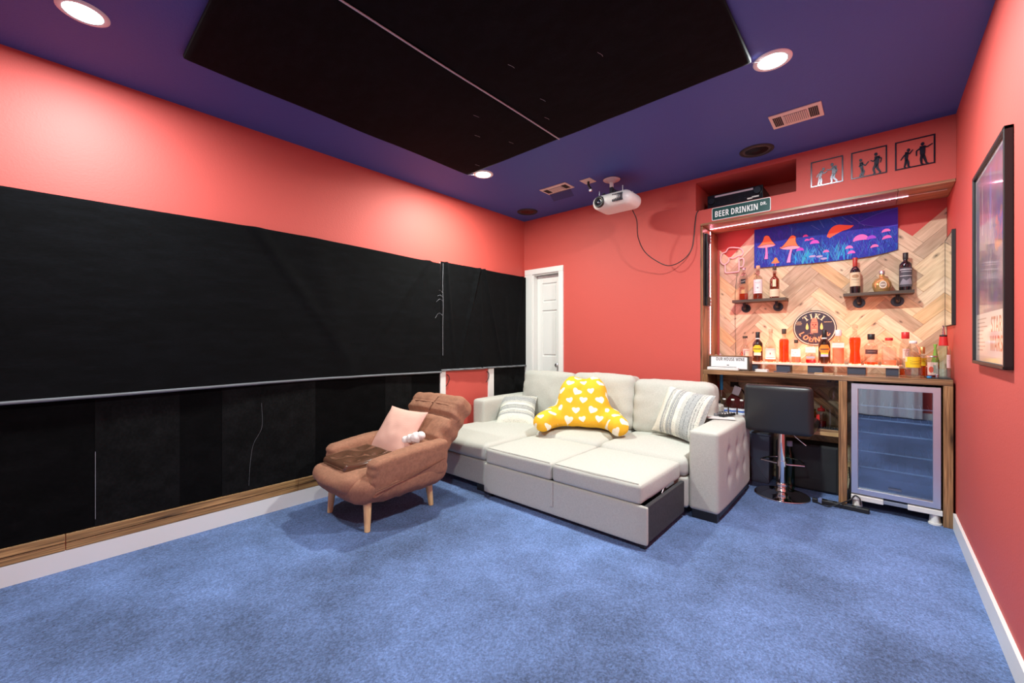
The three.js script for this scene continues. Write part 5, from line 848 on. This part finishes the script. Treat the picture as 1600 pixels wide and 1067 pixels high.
// ---------------------------------------------------------------- glass-door drinks cooler
{
  const t = thing('beverage_cooler', 'undercounter drinks cooler with silver framed glass door', 'fridge', [3.405, 0.112, -0.2]);
  const x0 = 3.172, x1 = 3.636, y0 = 0.114, y1 = 0.928, zf = -0.012;
  part('cabinet', merge([bx(x0 + 0.004, x0 + 0.03, y0, y1, -0.44, -0.06), bx(x1 - 0.03, x1 - 0.004, y0, y1, -0.44, -0.06), bx(x0 + 0.03, x1 - 0.03, y0, y0 + 0.04, -0.44, -0.06), bx(x0 + 0.03, x1 - 0.03, y1 - 0.04, y1, -0.44, -0.06), bx(x0 + 0.03, x1 - 0.03, y0 + 0.04, y1 - 0.04, -0.44, -0.42)]), M.black, t);
  const door = new THREE.Group(); door.name = 'door'; door.position.set((x0 + x1) / 2 - 3.405, 0, 0); t.add(door);
  const b = 0.036, d = 0.042, bar = (poly) => { const g = prism(poly, d, 0.0015); g.translate(0, 0, zf - d); return g; };
  const ax = x0, bx1 = x1, ay = y0, by = y1;
  for (const p of [[[ax, ay], [bx1, ay], [bx1 - b, ay + b], [ax + b, ay + b]], [[ax + b, by - b], [bx1 - b, by - b], [bx1, by], [ax, by]], [[ax, ay], [ax + b, ay + b], [ax + b, by - b], [ax, by]], [[bx1 - b, ay + b], [bx1, ay], [bx1, by], [bx1 - b, by - b]]]) part('frame_bar', uvm(bar(p)), M.steel, door);
  const pane = phy(lin(0.8, 0.86, 0.92), 0.02, { transmission: 1, thickness: 0, ior: 2.33 });
  for (const z of [0.014, 0.03]) part('glass_pane', bx(ax + b - 0.002, bx1 - b + 0.002, ay + b - 0.002, by - b + 0.002, zf - z - 0.005, zf - z), pane, door);
  const ft = new THREE.PlaneGeometry(0.07, 0.014); ft.translate(3.41, ay + b + 0.035, zf - 0.0132); part('badge', ft, std(lin(0.25, 0.27, 0.3), 0.3, { metalness: 0.8 }), door);
  for (const y of [0.3, 0.42, 0.56, 0.66, 0.76]) {
    const s = new THREE.Group(); s.name = 'wire_shelf'; t.add(s);
    part('front_wire', tube([[x0 + 0.032, y, -0.09], [(x0 + x1) / 2, y, -0.09], [x1 - 0.032, y, -0.09]], 0.0055, 4, 8), std(lin(0.9, 0.9, 0.9), 0.4), s);
    part('wire_rack', merge([...Array(10)].map((_, i) => { const x = x0 + 0.05 + i * 0.0405; return tube([[x, y - 0.004, -0.09], [x, y - 0.004, -0.25], [x, y - 0.004, -0.41]], 0.0016, 2, 5); })), M.steel, s);
  }
  for (const x of [3.22, 3.59]) part('foot', cyl(0.018, 0.018, 0.012, x, 0.104, -0.1, 14), M.black, t);
  t.rotation.y = R(-1.6);                         // stands slightly askew between the posts
}
{
  const t = thing('appliance_base', 'white and grey adjustable base under the drinks cooler', 'base', [3.405, 0, -0.1]);
  part('side_rail', bx(3.165, 3.345, 0.068, 0.103, -0.06, 0.0, 0.004), M.plastic, t); part('side_rail', bx(3.47, 3.64, 0.068, 0.103, -0.06, 0.0, 0.004), M.plastic, t);
  part('slide_bar', bx(3.34, 3.475, 0.074, 0.098, -0.054, -0.006, 0.003), std(lin(0.22, 0.26, 0.35), 0.4), t);
  part('side_rail', bx(3.165, 3.345, 0.068, 0.103, -0.42, -0.36, 0.004), M.plastic, t); part('side_rail', bx(3.47, 3.64, 0.068, 0.103, -0.42, -0.36, 0.004), M.plastic, t);
  part('cross_bar', merge([bx(3.17, 3.2, 0.07, 0.1, -0.36, -0.06), bx(3.61, 3.638, 0.07, 0.1, -0.36, -0.06)]), M.plastic, t);
  for (const [x, z] of [[3.605, -0.03], [3.2, -0.03], [3.605, -0.39], [3.2, -0.39]]) part('foot', merge([cyl(0.03, 0.026, 0.055, x, 0.012, z, 4), cyl(0.034, 0.034, 0.012, x, 0, z, 20)]), M.plastic, t);
}
// ---------------------------------------------------------------- under the counter
{
  const t = thing('subwoofer', 'large black speaker cabinet on the floor behind the stool', 'speaker', [2.86, 0, -0.3]);
  part('cabinet', bx(2.65, 3.078, 0.008, 0.382, -0.452, -0.24, 0.008), M.blackMatte, t); part('front_grille', bx(2.66, 3.068, 0.02, 0.372, -0.243, -0.233, 0.004), std(lin(0.016, 0.017, 0.02), 0.7), t);
  for (const x of [2.68, 3.04]) part('foot', cyl(0.015, 0.015, 0.01, x, 0, -0.27, 12), M.black, t);
}
{
  const t = thing('plastic_bin', 'tapered dark slate plastic bin between sofa arm and stool', 'bin', [2.535, 0, -0.2]);
  const g = softBox(0.15, 0.43, 0.2, { r: 0.01, seg: 10, fn: (v) => { const k = v.y / 0.43 + 0.5; v.x *= 0.9 + 0.12 * k; v.z *= 0.86 + 0.16 * k; } }); g.translate(2.54, 0.215, -0.27); part('bin_body', g, M.binPlastic, t);
  part('rim', bx(2.455, 2.625, 0.42, 0.436, -0.38, -0.162, 0.004), M.binPlastic, t);
  part('front_rib', tube([[2.47, 0.23, -0.172], [2.53, 0.13, -0.177], [2.6, 0.04, -0.181]], 0.005, 16, 6), M.binPlastic, t);
}
bottle('tall green glass bottle with pale blue cap on the floor behind the stool', 2.757, -0.195, 0, 0.036, 0.4, { neck: 0.016, capH: 0.042, shoulder: 0.62, neckAt: 0.78, glass: M.greenGlass, cap: std(lin(0.4, 0.46, 0.6), 0.5), capR: 0.021 });
{
  const t = thing('syrup_bottle', 'clear squeeze bottle of red syrup with red pump lid', 'bottle', [2.965, 0.531, -0.27]);
  local('bottle_body', lathe([[0, 0], [0.036, 0], [0.038, 0.01], [0.038, 0.11], [0.026, 0.13], [0.024, 0.14]], 28), M.clear, t); local('syrup', lathe([[0, 0.003], [0.034, 0.003], [0.034, 0.055], [0, 0.055]], 24), liquidMat([0.5, 0.03, 0.03]), t);
  local('lid', lathe([[0, 0.18], [0.005, 0.18], [0.006, 0.162], [0.024, 0.158], [0.027, 0.135], [0, 0.135]], 24), M.redPlastic, t); local('label', new THREE.CylinderGeometry(0.0388, 0.0388, 0.05, 20, 1, true, -0.9, 0.7).translate(0, 0.085, 0), M.redPlastic, t);
  const j = thing('glass_jar', 'tall clear glass jar beside the red syrup bottle', 'jar', [3.02, 0.531, -0.33]); local('jar_body', lathe([[0, 0], [0.034, 0], [0.036, 0.01], [0.036, 0.13], [0.03, 0.145], [0.03, 0.155]], 28), M.clear, j);
  const y = thing('pickle_jar', 'amber preserve jar behind the red syrup bottle', 'jar', [2.9, 0.531, -0.33]); local('jar_body', lathe([[0, 0], [0.03, 0], [0.03, 0.11], [0.024, 0.125]], 24), liquidMat([0.7, 0.42, 0.14]), y); local('lid', cyl(0.026, 0.026, 0.015, 0, 0.125, 0), M.gold, y);
  const m = thing('drip_mat', 'ribbed black drip mat on the lower bar shelf', 'mat', [3.03, 0.531, -0.26]);
  local('mat_base', bx(-0.1, 0.055, 0, 0.004, -0.03, 0.055, 0.001), M.rubber, m); for (let i = 0; i < 9; i++) local('rib', bx(-0.095 + i * 0.0172, -0.088 + i * 0.0172, 0.004, 0.012, -0.028, 0.053), M.rubber, m);
}
{
  const t = thing('wine_glass', 'clear wine glass hanging upside down under the counter', 'glass', [3.055, 0.785, -0.14]);
  local('glass_bowl', lathe([[0.026, 0], [0.034, 0.03], [0.033, 0.055], [0.02, 0.08], [0.004, 0.09], [0.0035, 0.145], [0.03, 0.152], [0.031, 0.154]], 32), M.clear, t);
  const r = thing('glass_rack', 'dark hanging glass rail under the counter', 'rack', [3.04, 0.93, -0.14]);
  part('rail', bx(3.02, 3.038, 0.925, 0.945, -0.26, -0.04), M.iron, r); part('rail', bx(3.07, 3.088, 0.925, 0.945, -0.26, -0.04), M.iron, r);
}
{
  const t = thing('cardboard_box', 'brown cardboard box under the counter holding water bottles', 'box', [2.31, 0, -0.27]);
  part('carton', bx(2.17, 2.445, 0, 0.53, -0.43, -0.09, 0.004), M.card, t); part('packing_tape', bx(2.29, 2.32, 0.53, 0.5312, -0.43, -0.09), M.cork, t);
  [[2.265, -0.135, 'small water bottle with blue label under the counter, next to the white tub'], [2.335, -0.14, 'small water bottle with blue label under the counter, the middle one'], [2.405, -0.145, 'small water bottle partly hidden behind the stool backrest']].forEach(([x, z, l]) =>
    bottle(l, x, z, 0.5315, 0.03, 0.19, { group: 'water bottles under the counter', neck: 0.012, capH: 0.014, shoulder: 0.62, neckAt: 0.86, liquid: water, fill: 0.5, cap: M.paper, capR: 0.0135, labels: [[labelPrint('waterl', '#e8ecf4', (c, w, h) => { c.fillStyle = '#2e5fc0'; c.fillRect(10, 70, 172, 50); }), 0.3, 0.58, 2.8]] }));
  const b = thing('white_tub', 'white plastic tub with black lid under the counter', 'tub', [2.205, 0.5315, -0.14]);
  local('tub_body', lathe([[0, 0], [0.028, 0], [0.031, 0.14], [0, 0.14]], 28), M.plastic, b); local('lid', lathe([[0, 0.165], [0.026, 0.165], [0.028, 0.14], [0, 0.14]], 28), M.black, b);
  const f = thing('blue_foam_tube', 'blue foam tube hanging under the counter', 'foam tube', [2.225, 0.79, -0.2]); local('foam', cyl(0.014, 0.014, 0.154, 0, 0, 0, 18), M.blue, f); local('rod', cyl(0.004, 0.004, 0.07, 0, -0.06, 0, 8), M.steel, f);
  const p = thing('price_tag', 'white paper tag on a string under the counter', 'tag', [2.34, 0.79, -0.26]); const pg = bx(-0.03, 0.03, -0.045, 0.035, -0.001, 0.001); pg.rotateZ(R(-18)); local('card', pg, std(lin(0.68, 0.6, 0.68), 0.8), p); local('string', tube([[0.005, 0.03, 0], [0.012, 0.07, 0.005], [0.0, 0.15, 0.02]], 0.0015, 12, 5), M.black, p);
  single('black_cable', tube([[2.34, 0.94, -0.42], [2.3, 0.86, -0.42], [2.36, 0.76, -0.42], [2.4, 0.68, -0.42], [2.46, 0.72, -0.42], [2.49, 0.82, -0.42], [2.45, 0.9, -0.42], [2.42, 0.94, -0.41]], 0.005, 60, 8), M.black, 'black cable looping on the boards under the counter', 'cable');
  single('wall_outlet', bx(2.24, 2.31, 0.8, 0.915, BZ, BZ + 0.008, 0.003), M.black, 'black wall outlet plate under the counter', 'outlet');
  single('red_bag', (() => { const g = softBox(0.24, 0.13, 0.03, { r: 0.012, seg: 10, wrinkle: 0.01, freq: 18 }); g.rotateZ(R(-30)); g.translate(2.34, 0.635, -0.36); return g; })(), std(lin(0.22, 0.02, 0.025), 0.6), 'crumpled dark red bag behind the water bottles', 'bag');
}
{
  const t = thing('power_strip', 'black power strip on the carpet before the cooler', 'power strip', [3.14, 0, 0.03]);
  const g = bx(-0.14, 0.14, 0, 0.032, -0.025, 0.025, 0.005); g.rotateY(R(-3)); g.translate(3.13, 0, 0.036); part('housing', g, M.black, t);
  for (let i = 0; i < 4; i++) part('socket', bx(3.03 + i * 0.055, 3.06 + i * 0.055, 0.032, 0.0335, 0.02, 0.05), M.slate, t);
  part('end_cap', bx(2.975, 2.995, 0.002, 0.036, 0.005, 0.055, 0.003), std(lin(0.16, 0.22, 0.42), 0.5), t);
  single('power_plug', merge([tube([[3.22, 0.045, 0.03], [3.215, 0.09, 0.02], [3.19, 0.1, 0.0], [3.165, 0.07, 0.012], [3.1, 0.04, 0.085], [3.04, 0.006, 0.09], [2.99, 0.006, 0.07], [2.955, 0.015, 0.05]], 0.0045, 60, 8), bx(2.935, 2.97, 0.004, 0.034, 0.03, 0.06, 0.006)]), M.black, 'black plug and cord looping over the power strip', 'plug');
  single('cord_bundle', merge([0, 1, 2, 3, 4].map((i) => tube([[3.155, 0.02, -0.06 - 0.01 * i], [3.15 + 0.004 * i, 0.1 + 0.012 * i, -0.05], [3.16, 0.2, -0.06 - 0.012 * i], [3.15, 0.28 - 0.02 * i, -0.1]], 0.005, 24, 6))), M.black, 'bundle of black cords between the post and the cooler', 'cords');
}
renderer.render(scene, camera);
